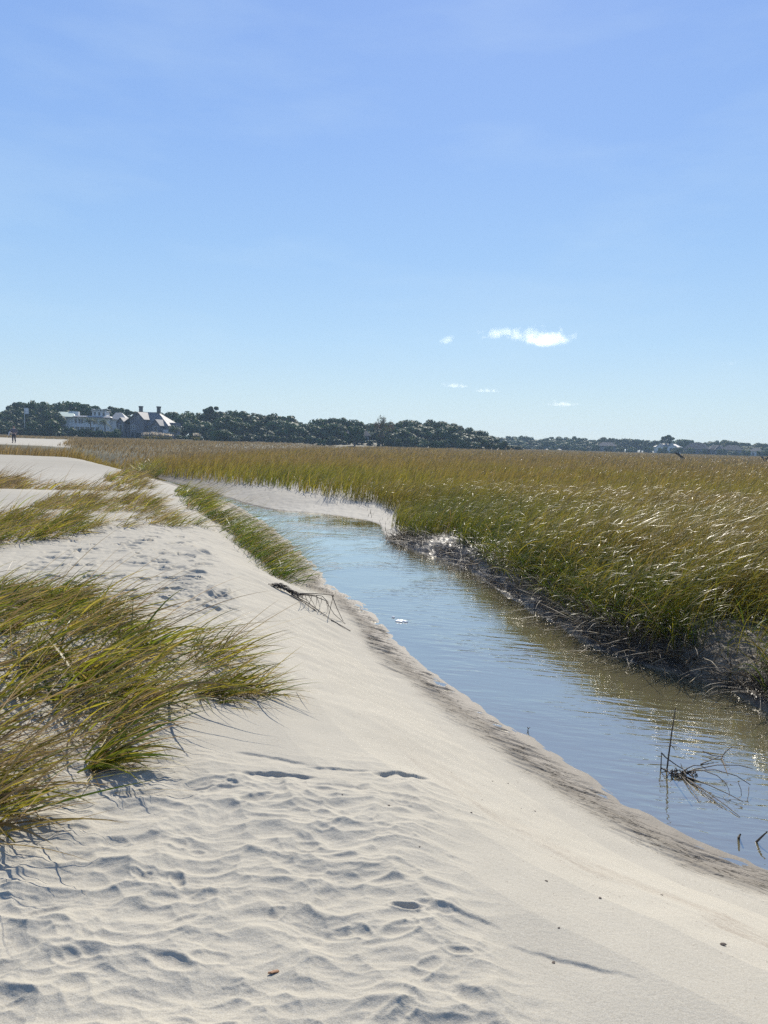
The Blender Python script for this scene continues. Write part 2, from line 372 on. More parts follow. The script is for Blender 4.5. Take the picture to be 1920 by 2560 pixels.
        for (x0, x1, ya, yb, bow, drop) in LEDGES:
            t = (X - x0) / (x1 - x0); k = (t > -0.15) & (t < 1.15) & (np.abs(Y - (ya + yb) / 2) < 0.5)
            tt = t[k]; yc = ya + (yb - ya) * tt + bow * np.sin(tt * np.pi) + 0.012 * noise(X[k] * 18, tt * 0, 58)
            dd = yc - Y[k]; am = drop * np.clip(np.sin(np.clip(tt, 0, 1) * np.pi), 0, 1) ** 0.6 * np.clip(0.85 + 0.6 * noise(tt * 4.3 + x0 * 9, tt * 0 + ya * 5, 59), 0.4, 1.3)
            h[k] += -am * sstep(-0.008, 0.010, dd) * np.exp(-np.maximum(dd, 0) / 0.055)
        # rills and little scarps in the wet sand at the water's edge
        ca, sa = math.cos(-0.62), math.sin(-0.62)
        U, Vv = X * ca + Y * sa, -X * sa + Y * ca
        sc = np.clip(RR / 5.5, 0.85, 2.2)
        wq = 0.022 * noise(X * 3.5, Y * 3.5, 60)
        n1 = noise(U * 2.4, (Vv + wq) * 19.0, 61); n2 = noise(U * 6.0 + 3, (Vv + wq) * 46.0, 62)
        band = sstep(0.02, 0.10, D) * sstep(0.60, 0.3, D + 0.25 * noise(X * 1.4, Y * 1.4, 63)) * (W > 0.5) * sstep(20, 12, Y)
        step = sstep(-0.15, 0.22, n1 + 0.3 * n2) - 0.5
        pat = sstep(-0.25, 0.2, noise(X * 2.2, Y * 2.2, 65))
        h += band * (0.013 * step + 0.004 * n2) * sc * (0.35 + 0.65 * pat)
        # soft lobes where sand slides into the water
        h += (W > 0.5) * np.exp(-((D - 0.05) / 0.12) ** 2) * 0.008 * fbm(X * 3, Y * 3, 64, 2)
        # mud lumps of the marsh side
        mm = (W <= 0.5)
        nearb = 1 - sstep(14.5, 18.5, Y)
        h += mm * np.where(I, 0.3, 1.0) * (0.045 * fbm(X * 3.5, Y * 3.5, 66, 4, 0.6) * (0.35 + 0.65 * nearb) + 0.005 * fbm(X * 14, Y * 14, 68, 3) * (0.2 + 0.8 * nearb))
        h += mm * (1 - nearb) * 0.012 * rfbm(X * 1.2, Y * 1.2, 69, 2)
        z = z.copy(); z[m] += h
        wet = np.clip(wet, 0, 1)
    return z, wet, mud, dband, w, dr, ins
def ground_z(x, y):
    x = np.atleast_1d(np.asarray(x, float)); y = np.atleast_1d(np.asarray(y, float))
    return land(x, y, True)[0]

def build_ground():
    az = np.concatenate([np.linspace(-180, -44, 36, endpoint=False), np.linspace(-44, -33, 40, endpoint=False), np.linspace(-33, 33, 900, endpoint=False),
                         np.linspace(33, 44, 40, endpoint=False), np.linspace(44, 180, 36, endpoint=False)]) * np.pi / 180
    rad = np.concatenate([np.linspace(0.05, 1.5, 24, endpoint=False), np.geomspace(1.5, 9, 1020, endpoint=False), np.geomspace(9, 46, 480, endpoint=False), np.geomspace(46, 400, 110, endpoint=False), np.geomspace(400, 9000, 26)])
    A, Rr = np.meshgrid(az, rad); x = (Rr * np.sin(A)).ravel(); y = (Rr * np.cos(A)).ravel()
    z, wet, mud, db, w, dr, ins = land(x, y, True)
    n, m = len(rad), len(az); idx = np.arange(n * m).reshape(n, m)
    nxt = np.roll(idx, -1, axis=1)
    Q = np.stack([idx[:-1], nxt[:-1], nxt[1:], idx[1:]], -1).reshape(-1, 4)[:, ::-1]
    # keep one clean sheet: the middle is closed by a small fan of quads' inner ring
    col = np.stack([wet, mud, np.clip(db / 4, 0, 1), np.ones_like(x)], -1)
    me = mesh_np('ground', np.stack([x, y, z], -1), Q, col, True)
    return me

# ---------------------------------------------------------------- ground sheet
def ground_material():
    m, nt, b = new_mat('sand_and_mud'); L = nt.links
    a = N(nt, 'ShaderNodeAttribute', attribute_name='tint'); s = N(nt, 'ShaderNodeSeparateColor'); L.new(a.outputs['Color'], s.inputs[0])
    wet, mud, shore = s.outputs['Red'], s.outputs['Green'], s.outputs['Blue']
    t = N(nt, 'ShaderNodeTexCoord'); P = t.outputs['Object']
    grain = ntex(nt, 260, 3, 0.75, P); mid = ntex(nt, 55, 4, 0.65, P); big = ntex(nt, 1.3, 4, 0.6, P); blot = ntex(nt, 9, 4, 0.6, P)
    dry = mixc(nt, big, (0.292, 0.270, 0.214), (0.358, 0.334, 0.270))
    dry = mixc(nt, maprange(nt, mid, 0.3, 0.7), mixc(nt, 0.10, dry, (0.30, 0.25, 0.20)), dry)
    dry = mixc(nt, maprange(nt, grain, 0.35, 0.65, 0.0, 1.0), mixc(nt, 0.30, dry, (0.2, 0.17, 0.13)), mixc(nt, 0.18, dry, (0.75, 0.72, 0.66)))
    # brown shell hash lying in lines along an old water level
    ln = N(nt, 'ShaderNodeCombineXYZ'); L.new(math_(nt, 'MULTIPLY', shore, 70), ln.inputs[0]); L.new(math_(nt, 'MULTIPLY', blot, 1.5), ln.inputs[1])
    streak = ntex(nt, 1.0, 3, 0.6, ln.outputs[0])
    bandm = math_(nt, 'MULTIPLY', maprange(nt, shore, 0.30, 0.335), maprange(nt, shore, 0.43, 0.39))
    hash_ = math_(nt, 'MULTIPLY', math_(nt, 'MULTIPLY', bandm, maprange(nt, streak, 0.40, 0.54)), maprange(nt, mid, 0.35, 0.6))
    sepy = N(nt, 'ShaderNodeSeparateXYZ'); L.new(P, sepy.inputs[0])
    hash_ = math_(nt, 'MULTIPLY', math_(nt, 'MULTIPLY', hash_, maprange(nt, sepy.outputs['Y'], 4.6, 2.4, 0.06, 0.9)), maprange(nt, ntex(nt, 3.2, 4, 0.65, P), 0.38, 0.62))
    dry = mixc(nt, math_(nt, 'MULTIPLY', hash_, 0.85), dry, (0.20, 0.160, 0.122))
    speck = maprange(nt, ntex(nt, 62, 2, 0.5, P), 0.69, 0.73)
    spm = math_(nt, 'MULTIPLY', speck, maprange(nt, shore, 0.62, 0.40))
    dry = mixc(nt, math_(nt, 'MULTIPLY', spm, 0.7), dry, (0.12, 0.09, 0.07))
    wets = mixc(nt, blot, (0.140, 0.120, 0.092), (0.215, 0.190, 0.152))
    wets = mixc(nt, maprange(nt, grain, 0.35, 0.65, 0.0, 0.3), wets, (0.12, 0.10, 0.08))
    wm = math_(nt, 'POWER', wet, 0.9)
    sand = mixc(nt, wm, dry, wets)
    mudc = mixc(nt, blot, (0.030, 0.025, 0.020), (0.065, 0.055, 0.044))
    sep = N(nt, 'ShaderNodeSeparateXYZ'); L.new(N(nt, 'ShaderNodeNewGeometry').outputs['Position'], sep.inputs[0])
    # the far bank is pale silt, the near marsh bank is dark mud; both are wet at the water
    silt = mixc(nt, blot, (0.23, 0.215, 0.182), (0.31, 0.292, 0.252))
    mudc = mixc(nt, maprange(nt, sep.outputs['Y'], 40, 60), mudc, mixc(nt, blot, (0.045, 0.042, 0.018), (0.07, 0.062, 0.028)))
    fb = maprange(nt, sep.outputs['Y'], 15.0, 18.0)
    mudc = mixc(nt, math_(nt, 'MULTIPLY', fb, maprange(nt, sep.outputs['Y'], 40, 30)), mudc, silt)
    bed = maprange(nt, sep.outputs['Z'], -0.03, -0.20)
    c = mixc(nt, mud, sand, mudc)
    c = mixc(nt, bed, c, mixc(nt, big, (0.105, 0.085, 0.040), (0.15, 0.125, 0.062)))
    L.new(c, b.inputs['Base Color'])
    gl = math_(nt, 'MAXIMUM', math_(nt, 'MULTIPLY', math_(nt, 'MULTIPLY', math_(nt, 'POWER', wet, 4.0), 0.42), math_(nt, 'SUBTRACT', 1.0, mud, clamp=True)), math_(nt, 'MULTIPLY', math_(nt, 'MULTIPLY', mud, 0.72), maprange(nt, sep.outputs['Y'], 19, 15, 0.35, 1.0)))
    rgh = mixc(nt, gl, (0.92,) * 3, (0.30,) * 3); L.new(rgh, b.inputs['Roughness'])
    L.new(maprange(nt, gl, 0.2, 1.0, 0.12, 0.55), b.inputs['Specular IOR Level'])
    hh = math_(nt, 'ADD', math_(nt, 'MULTIPLY', grain, 0.0012), math_(nt, 'MULTIPLY', mid, 0.0035))
    hh = math_(nt, 'ADD', hh, math_(nt, 'MULTIPLY', math_(nt, 'MULTIPLY', ntex(nt, 26, 4, 0.6, P), gl), 0.0035))
    # rills and little scarps of the wet strip, running slantwise down to the water
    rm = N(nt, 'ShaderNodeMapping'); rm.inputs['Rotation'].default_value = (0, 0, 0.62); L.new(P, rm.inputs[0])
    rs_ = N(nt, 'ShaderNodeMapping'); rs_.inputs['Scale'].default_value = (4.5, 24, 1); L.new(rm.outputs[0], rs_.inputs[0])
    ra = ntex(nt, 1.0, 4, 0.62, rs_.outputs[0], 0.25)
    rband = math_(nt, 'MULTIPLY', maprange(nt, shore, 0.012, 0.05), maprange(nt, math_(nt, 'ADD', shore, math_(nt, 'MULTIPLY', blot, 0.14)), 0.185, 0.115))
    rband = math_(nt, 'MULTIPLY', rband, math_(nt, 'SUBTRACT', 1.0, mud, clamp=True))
    rill = math_(nt, 'MULTIPLY', maprange(nt, ra, 0.485, 0.52), rband)
    hh = math_(nt, 'ADD', hh, math_(nt, 'MULTIPLY', rill, 0.014))
    shade_debris_line = math_(nt, 'MULTIPLY', math_(nt, 'MULTIPLY', maprange(nt, ra, 0.478, 0.492), maprange(nt, ra, 0.525, 0.508)), rband)
    c = mixc(nt, math_(nt, 'MULTIPLY', shade_debris_line, 0.85), c, (0.035, 0.028, 0.020)); L.new(c, b.inputs['Base Color'])  # dark lines painted in: shade under the scarps plus some dark detritus
    bp = N(nt, 'ShaderNodeBump'); bp.inputs['Strength'].default_value = 0.8; bp.inputs['Distance'].default_value = 1.0
    L.new(hh, bp.inputs['Height']); L.new(bp.outputs[0], b.inputs['Normal'])
    return m
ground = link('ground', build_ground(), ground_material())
tag(ground, 'pale grey sand bank with trampled hollows running down to a wet creek edge', 'ground', kind='structure')

# ---------------------------------------------------------------- water of the creek
def water():
    m, nt, b = new_mat('creek_water'); L = nt.links; nt.nodes.remove(b)
    t = N(nt, 'ShaderNodeTexCoord')
    mp = N(nt, 'ShaderNodeMapping'); mp.inputs['Rotation'].default_value = (0, 0, R(12)); L.new(t.outputs['Object'], mp.inputs[0])
    s1 = N(nt, 'ShaderNodeMapping'); s1.inputs['Scale'].default_value = (2.2, 8.5, 1); L.new(mp.outputs[0], s1.inputs[0])
    s2 = N(nt, 'ShaderNodeMapping'); s2.inputs['Scale'].default_value = (6, 17, 1); s2.inputs['Rotation'].default_value = (0, 0, R(-20)); L.new(mp.outputs[0], s2.inputs[0])
    n1 = ntex(nt, 1.0, 2, 0.45, s1.outputs[0], 0.4); n2 = ntex(nt, 1.0, 2, 0.5, s2.outputs[0], 0.3)
    patch = maprange(nt, ntex(nt, 0.7, 2, 0.5, t.outputs['Object']), 0.38, 0.66, 0.12, 0.85)
    h = math_(nt, 'ADD', math_(nt, 'MULTIPLY', n1, 0.014), math_(nt, 'MULTIPLY', n2, 0.0052))
    h = math_(nt, 'MULTIPLY', h, patch)
    bp = N(nt, 'ShaderNodeBump'); bp.inputs['Strength'].default_value = 1.0; bp.inputs['Distance'].default_value = 1.0; L.new(h, bp.inputs['Height'])
    fr = N(nt, 'ShaderNodeFresnel'); fr.inputs['IOR'].default_value = 1.55; L.new(bp.outputs[0], fr.inputs['Normal'])
    gl = N(nt, 'ShaderNodeBsdfGlossy'); gl.inputs['Roughness'].default_value = 0.03; gl.inputs['Color'].default_value = (1.0, 0.97, 0.90, 1); L.new(bp.outputs[0], gl.inputs['Normal'])
    tp = N(nt, 'ShaderNodeBsdfTransparent'); tp.inputs[0].default_value = (0.80, 0.78, 0.62, 1)
    df = N(nt, 'ShaderNodeBsdfDiffuse'); df.inputs[0].default_value = (0.30, 0.265, 0.150, 1)
    m1 = N(nt, 'ShaderNodeMixShader'); m1.inputs[0].default_value = 0.45; L.new(tp.outputs[0], m1.inputs[1]); L.new(df.outputs[0], m1.inputs[2])
    m2 = N(nt, 'ShaderNodeMixShader'); L.new(math_(nt, 'ADD', fr.outputs[0], 0.36, clamp=True), m2.inputs[0]); L.new(m1.outputs[0], m2.inputs[1]); L.new(gl.outputs[0], m2.inputs[2])
    L.new(m2.outputs[0], nt.nodes['Material Output'].inputs[0])
    # one level sheet a little wider than the creek
    lf, rt = [], []
    for k in range(len(SHORE_L)):
        lf.append(SHORE_L[k])
    V = [(p[0], p[1], 0.0) for p in SHORE_L] + [(p[0], p[1], 0.0) for p in SHORE_R]
    n, q = len(SHORE_L), len(SHORE_R)
    c = np.array(V)[:, :2]
    def out(line, sgn):
        P = np.array(line); d = np.gradient(P, axis=0); d /= np.linalg.norm(d, axis=1)[:, None] + 1e-9
        return P + sgn * 0.45 * np.stack([-d[:, 1], d[:, 0]], -1)
    A, B = out(SHORE_L, -1), out(SHORE_R, 1)
    V = [(p[0], p[1], 0.0) for p in A] + [(p[0], p[1], 0.0) for p in B]
    me = bpy.data.meshes.new('creek_water'); me.from_pydata(V, [], [tuple(range(len(A))) + tuple(range(len(A) + len(B) - 1, len(A) - 1, -1))])
    bm = bmesh.new(); bm.from_mesh(me); bmesh.ops.triangulate(bm, faces=bm.faces); bmesh.ops.recalc_face_normals(bm, faces=bm.faces)
    for f in bm.faces:
        if f.normal.z < 0: f.normal_flip()
    bm.to_mesh(me); bm.free()
    o = link('creek_water', me, m); tag(o, 'shallow tidal creek with small ripples reflecting blue sky', 'water', kind='structure')
water()

# ---------------------------------------------------------------- blades of grass
def blades(base, L, az, e0, e1, w, seg, rnd, tone, twist, p=1.4):
    """ribbons that start at base, rise at e0 and bend over to e1; returns vertices, quads, tint"""
    n = len(L); t = np.linspace(0, 1, seg + 1); tm = (t[1:] + t[:-1]) / 2
    el = e0[:, None] + (e1 - e0)[:, None] * tm[None] ** p
    ca, sa = np.cos(az)[:, None], np.sin(az)[:, None]
    d = np.stack([np.cos(el) * ca, np.cos(el) * sa, np.sin(el)], -1) * (L / seg)[:, None, None]
    pts = base[:, None, :] + np.concatenate([np.zeros((n, 1, 3)), np.cumsum(d, 1)], 1)
    tg = np.concatenate([d[:, :1], (d[:, :-1] + d[:, 1:]) / 2, d[:, -1:]], 1); tg /= np.linalg.norm(tg, axis=-1, keepdims=True) + 1e-12
    perp = np.stack([-np.sin(az), np.cos(az), np.zeros(n)], -1)[:, None, :] * np.ones((1, seg + 1, 1))
    nrm = np.cross(tg, perp)
    side = perp * np.cos(twist)[:, None, None] + nrm * np.sin(twist)[:, None, None]
    wp = np.clip(1.06 - t ** 2.0, 0.06, 1) * (0.65 + 0.35 * np.minimum(t * 4, 1))
    off = side * (w[:, None] * wp[None] / 2)[:, :, None]
    V = np.stack([pts - off, pts + off], 2).reshape(-1, 3)
    i = np.arange(n)[:, None] * (2 * (seg + 1)) + np.arange(seg)[None] * 2
    Q = np.stack([i, i + 1, i + 3, i + 2], -1).reshape(-1, 4)
    tt = np.broadcast_to(t[None, :, None], (n, seg + 1, 2)); rr = np.broadcast_to(rnd[:, None, None], tt.shape); to = np.broadcast_to(tone[:, None, None], tt.shape)
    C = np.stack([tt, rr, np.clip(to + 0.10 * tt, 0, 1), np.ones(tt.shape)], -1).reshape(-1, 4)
    return V, Q, C
def join(parts):
    Vs, Qs, Cs, n = [], [], [], 0
    for V, Q, C in parts:
        Vs.append(V); Qs.append(Q + n); Cs.append(C); n += len(V)
    return np.concatenate(Vs), np.concatenate(Qs), np.concatenate(Cs)
rg = np.random.default_rng(77)
MARSH_T = ([0, 8, 10, 13, 15.5, 17, 19.5, 21.5, 25, 29, 33, 40], [0.20, 0.20, 0.18, 0.22, 0.40, 0.35, 0.30, 0.75, 2.4, 2.1, 1.2, 0.3])
def marsh_mask(x, y, w, dr, ins):
    """where the marsh grass grows"""
    r = np.hypot(x, y)
    ok = (~ins) & (w < 0.5) & (dr > np.interp(y, *MARSH_T) + 0.25 * noise(x * 1.5, y * 1.5, 81) + 0.12 * noise(x * 6, y * 6, 82))
    edge = (y > 47.5 + 1.2 * noise(x * 0.3, y * 0.3, 83)) & (x < -17)                # left: the marsh begins behind the dunes
    ok = ok & ~((y < 47.5) & (x < -17)) | edge
    bare = (y > 61 + 2 * noise(x * 0.2, y * 0, 85)) & (y < 150) & (x < -0.415 * y - 1.5 + 1.6 * noise(x * 0.2, y * 0.2, 84))
    gap = (np.hypot((x - 3.72) / 0.42, (y - 7.6) / 0.62) < 1.0 + 0.3 * noise(x * 4, y * 4, 86))
    gap2 = (np.hypot((x - 1.15) / 0.45, (y - 15.6) / 0.9) < 1.0)
    return ok & ~bare & (~gap | (rg.random(x.shape) < 0.14)) & ~gap2
def marsh():
    parts = []; straw = []
    #        r0   r1  density  seg  width    len         half-angle
    bands = [(4.0, 13, 560, 7, 0.0092, (0.66, 1.05), 40), (13, 26, 250, 5, 0.0115, (0.62, 1.0), 36), (26, 55, 50, 4, 0.024, (0.6, 1.0), 34),
             (55, 120, 9, 3, 0.055, (0.6, 1.0), 33), (120, 290, 1.7, 3, 0.13, (0.65, 1.05), 33), (235, 500, 0.45, 2, 0.30, (0.7, 1.1), 33)]
    for bi, (r0, r1, dens, seg, wd, (l0, l1), ha) in enumerate(bands):
        a = R(ha); a0, a1 = (-a, a) if bi < 5 else (R(2), a)
        n = int(dens * (a1 - a0) / 2 * (r1 * r1 - r0 * r0))
        r = np.sqrt(rg.uniform(r0 * r0, r1 * r1, n)); th = rg.uniform(a0, a1, n)
        x, y = r * np.sin(th), r * np.cos(th)
        if bi < 3:                                                  # stems stand in small clusters
            x += rg.normal(0, 0.03, n); y += rg.normal(0, 0.03, n)
        z, wet, mud, db, w, dr, ins = land(x, y, bi < 2)
        k = marsh_mask(x, y, w, dr, ins)
        if bi < 3: k &= noise(x * 2.1, y * 2.1, 88) + 0.6 * noise(x * 6, y * 6, 89) > -0.42 - 0.3 * (dr > 2)
        if bi >= 4: k &= ~((r > 260) & (x < 40 + 8 * noise(y * .02, x * .02, 87)))
        x, y, z, dr, r = x[k], y[k], z[k], dr[k], r[k]; n = len(x)
        edge = np.clip(1 - dr / 1.6, 0, 1)
        L = rg.uniform(l0, l1, n) * (1 + 0.22 * noise(x * 0.5, y * 0.5, 90) + 0.15 * noise(x * 2.2, y * 2.2, 91)) * (1 - 0.28 * edge)
        left = sstep(46, 58, y) * sstep(-12, -20, x)
        L *= 1 - 0.55 * left
        L *= np.where((r < 40) & (y > 15), 0.92, 1.0)
        short = rg.random(n) < 0.16; L = np.where(short, L * 0.55, L)
        az = rg.normal(R(-8), 0.75, n) + 0.3 * noise(x * 0.35, y * 0.35, 92)                 # wind from the left
        lean = np.clip(rg.normal(12, 9, n) + 7 * noise(x * 0.4, y * 0.4, 93) + 5, 1, 44)
        out = edge * (rg.random(n) < 0.45) * (r < 15)
        az = np.where(out > 0.3, rg.normal(R(205), 0.7, n), az); lean = np.where(out > 0.3, rg.uniform(20, 66, n), lean)
        dark_low = (out > 0.3)
        e0 = R(90) - np.radians(lean * 0.55); e1 = R(90) - np.radians(lean * 2.3 + rg.uniform(0, 50, n))
        gold = np.interp(r, [7, 11, 16, 24, 34, 55, 110, 240], [0.36, 0.34, 0.33, 0.40, 0.52, 0.74, 0.84, 0.88])
        gold = gold + 0.07 * (r < 32) * sstep(1, 4, x) + 0.30 * left + 0.16 * sstep(2.5, 7, x) * (r < 26)
        tone = np.clip(gold + 0.26 * fbm(x * 0.14, y * 0.10, 94, 3) + 0.12 * noise(x * 1.2, y * 1.2, 95) + rg.normal(0, 0.09, n), 0.02, 0.98)
        tone = np.where(rg.random(n) < 0.08, rg.uniform(0.75, 1.0, n), tone); tone = np.where(dark_low & (rg.random(n) < 0.7), rg.uniform(0.0, 0.16, n), tone)
        wv = wd * rg.uniform(0.6, 1.35, n)
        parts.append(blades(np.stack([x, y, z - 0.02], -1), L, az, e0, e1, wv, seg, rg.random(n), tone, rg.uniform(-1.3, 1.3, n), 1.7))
        if bi < 2:                                                 # long leaves that leave the stem half way and bend with the wind
            q = rg.random(n) < (0.8 if bi == 0 else 0.5); m = int(q.sum())
            lo = 0.5 * L[q]; ang = e0[q]
            b0 = np.stack([x[q] + lo * np.cos(ang) * np.cos(az[q]), y[q] + lo * np.cos(ang) * np.sin(az[q]), z[q] + lo * np.sin(ang)], -1)
            parts.append(blades(b0, L[q] * rg.uniform(0.4, 0.75, m), rg.normal(R(-8), 0.6, m), np.radians(rg.uniform(35, 75, m)), np.radians(rg.uniform(-35, 25, m)),
                                wv[q] * 1.15, max(seg - 2, 3), rg.random(m), tone[q], rg.uniform(-0.8, 0.8, m), 1.2))
    V, Q, C = join(parts)
    o = link('marsh_grass', mesh_np('marsh_grass', V, Q, C, True), M_grass)
    tag(o, 'wide field of green and golden marsh grass bent by wind beyond the creek', 'grass', kind='stuff')
    # fallen stems and straw along the foot of the marsh bank
    n = 4600; y = rg.uniform(5.0, 17.5, n); i = rg.integers(0, len(SHORE_R) - 1, n)
    pr = SHORE_R[(SHORE_R[:, 1] < 17.6) & (SHORE_R[:, 1] > 3.0)]; i = rg.integers(0, len(pr) - 1, n); f = rg.random(n)
    p = pr[i] * (1 - f)[:, None] + pr[i + 1] * f[:, None]; tdir = pr[i + 1] - pr[i]; tdir /= np.linalg.norm(tdir, axis=1)[:, None]
    nr = np.stack([-tdir[:, 1], tdir[:, 0]], -1); off = np.abs(rg.normal(0.12, 0.32, n))
    sgn = -1.0
    xy = p + nr * sgn * off[:, None]
    z, wet, mud, db, w, dr, ins = land(xy[:, 0], xy[:, 1], True)
    xy2 = p - nr * sgn * off[:, None]
    z2, _, _, _, w2, dr2, ins2 = land(xy2[:, 0], xy2[:, 1], True)
    xy = np.where(ins[:, None], xy2, xy); z = np.where(ins, z2, z)
    x, y = xy[:, 0], xy[:, 1]
    clump = noise(x * 1.4, y * 1.4, 97) > -0.25
    gap = np.hypot((x - 3.95) / 0.75, (y - 7.35) / 0.50) < 0.95
    k = clump & (~gap | (rg.random(n) < 0.06)); x, y, z = x[k], y[k], z[k]; n = len(x)
    parts = [blades(np.stack([x, y, np.maximum(z, 0.0) + 0.01], -1), rg.uniform(0.18, 0.75, n), rg.uniform(0, 2 * np.pi, n), np.radians(rg.uniform(-2, 60, n)), np.radians(rg.uniform(-55, 15, n)),
                    rg.uniform(0.005, 0.012, n), 5, rg.random(n), np.clip(np.where(rg.random(n) < 0.16, rg.uniform(0.5, 0.95, n), rg.normal(0.10, 0.2, n)) + 0.3 * noise(x * 0.9, y * 0.9, 98), 0, 1), rg.uniform(-1, 1, n), 1.2)]
    V, Q, C = join(parts)
    o = link('fallen_reeds', mesh_np('fallen_reeds', V, Q, C, True), M_dead)
    tag(o, 'tangle of fallen grey and straw coloured stems on the dark mud bank', 'dead grass', kind='stuff')
    # short black stubs standing in the mud flats
    n = 2600; x = rg.uniform(-9.5, 2.2, n); y = rg.uniform(12.5, 33, n)
    z, wet, mud, db, w, dr, ins = land(x, y, False)
    lim = np.interp(y, *MARSH_T) + 0.25
    close = (y < 19) & (dr < lim + 0.1) & ((~ins) | (dr < 0.28)) & (w < 0.6)
    back = (y >= 19) & (~ins) & (w < 0.5) & (dr > lim - 0.9) & (dr < lim + 0.2)
    k = (close | back) & (noise(x * 1.1, y * 1.1, 99) > -0.15); x, y, z = x[k], y[k], z[k]; n = len(x)
    V, Q, C = blades(np.stack([x, y, np.minimum(z, 0.3) - 0.02], -1), rg.uniform(0.06, 0.22, n), rg.uniform(0, 6.28, n), np.radians(rg.uniform(65, 90, n)), np.radians(rg.uniform(55, 90, n)),
                     rg.uniform(0.010, 0.020, n), 3, rg.random(n), rg.uniform(0, 0.15, n), rg.uniform(-1, 1, n))
    o = link('reed_stubs', mesh_np('reed_stubs', V, Q, C), M_dead)
    tag(o, 'short black reed stubs standing in wet mud at the creek edge', 'reed stubs', kind='stuff')
marsh()

def dune_blades(x, y, n_per, L, lean, tone, spread=0.06, wd=0.007, seg=8, az0=R(5), azs=0.55, r_seed=0, stalks=0.15, flat=0.0):
    """windswept tufts rooted at the points x, y"""
    g = np.random.default_rng(r_seed); n = len(x) * n_per
    bx = np.repeat(x, n_per) + g.normal(0, spread, n); by = np.repeat(y, n_per) + g.normal(0, spread, n)
    bz = ground_z(bx, by) - 0.015
    tn = np.repeat(g.normal(0, 0.10, len(x)), n_per); Ls = np.repeat(g.uniform(0.8, 1.15, len(x)), n_per)
    ta = np.repeat(g.normal(0, 0.28, len(x)), n_per)
    Lb = L * Ls * g.uniform(0.45, 1.2, n); az = g.normal(az0, azs, n) + ta
    le = np.clip(g.normal(lean, 12, n), 5, 85)
    e0 = R(90) - np.radians(le); e1 = np.radians(g.uniform(-28, 22, n) - flat)
    st = g.random(n) < stalks                                       # long straight flowering stems
    Lb = np.where(st, Lb * 1.4, Lb); e1 = np.where(st, e0 - np.radians(g.uniform(8, 32, n)), e1); az = np.where(st, g.normal(az0, 0.25, n), az)
    t = np.clip(tone + tn + g.normal(0, 0.17, n) + np.where(st, 0.35, 0), 0.02, 1.0)
    t = np.where(g.random(n) < 0.12, g.uniform(0.72, 1.0, n), t)
    w = wd * g.uniform(0.55, 1.4, n) * np.where(st, 0.55, 1)
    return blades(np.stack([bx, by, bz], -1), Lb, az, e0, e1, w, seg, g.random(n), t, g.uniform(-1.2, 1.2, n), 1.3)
def clump(name, label, poly, z, n_tufts, n_per, L, lean, tone, seed, cat='dune grass', kind=None, group=None, **kw):
    """poly: root area as pixels of the photograph met with level z"""
    g = np.random.default_rng(seed); P = np.array([at(px, py, z) for px, py in poly])
    lo, hi = P.min(0), P.max(0); q = g.uniform(lo, hi, (n_tufts * 14, 2)); q = q[inside(q[:, 0], q[:, 1], P)][:n_tufts]
    parts = [dune_blades(q[:, 0], q[:, 1], n_per, L, lean, tone, r_seed=seed, **kw)]
    # dry litter lying at the roots
    m = len(q) * 5; bx = np.repeat(q[:, 0], 5) + g.normal(0.05, 0.12, m); by = np.repeat(q[:, 1], 5) + g.normal(0, 0.10, m)
    parts.append(blades(np.stack([bx, by, ground_z(bx, by) + 0.004], -1), g.uniform(0.10, 0.42, m), g.normal(R(-5), 0.8, m), np.radians(g.uniform(0, 16, m)), np.radians(g.uniform(-14, 3, m)),
                        kw.get('wd', 0.007) * g.uniform(0.4, 0.8, m), 4, g.random(m), g.uniform(0.6, 1.0, m), g.uniform(-0.6, 0.6, m)))
    V, Q, C = join(parts)
    cx, cy_ = q.mean(0); cz = float(ground_z(cx, cy_)[0]); V = V - np.array([cx, cy_, cz])
    o = link(name, mesh_np(name, V, Q, C, True), M_dune); o.location = (cx, cy_, cz)
    return tag(o, label, cat, group, kind)
D_ = 1920 / 1659.0
def dp(*pts): return [(x * D_, y * D_) for x, y in pts]
# the large bed at the left, several clumps that lean the same way
clump('dune_grass_bed', 'large bed of windswept yellow green dune grass filling the left side of the sand', dp((-200, 1350), (-40, 1310), (130, 1310), (260, 1360), (360, 1420), (410, 1495), (320, 1540), (190, 1560), (30, 1590), (-160, 1640)), 0.72,
      88, 18, 0.58, 56, 0.40, 301, kind='stuff', wd=0.0125, stalks=0.22, azs=0.8, spread=0.06)
clump('dune_grass_clump', 'sparse wispy stems over blue shadows below the large bed, between brown clump and front tuft', dp((-120, 1640), (40, 1590), (200, 1565), (300, 1550), (250, 1600), (90, 1660), (-60, 1700)), 0.70, 22, 10, 0.52, 54, 0.52, 315, wd=0.008, stalks=0.35, azs=0.6)
clump('dune_grass_clump', 'dense green dune grass at the left edge behind the large bed', dp((-190, 1330), (-30, 1270), (100, 1275), (190, 1330), (60, 1370), (-120, 1400)), 0.74, 40, 20, 0.48, 55, 0.34, 302, wd=0.0115, azs=0.75, spread=0.05, stalks=0.12)
clump('dune_grass_clump', 'low clump of green dune grass reaching right onto the smooth bank, tips lying on sand', dp((415, 1490), (480, 1470), (545, 1485), (560, 1503), (470, 1525), (420, 1530)), 0.70, 13, 17, 0.38, 64, 0.42, 303, wd=0.0085, stalks=0.10, flat=0.07, azs=0.4)
clump('dune_grass_clump', 'single green tuft leaning right at the front of the dune grass above blue shadows', dp((178, 1680), (200, 1676), (212, 1684), (196, 1694)), 0.68, 4, 17, 0.50, 50, 0.34, 324, wd=0.012, spread=0.018, stalks=0.0, azs=0.33)
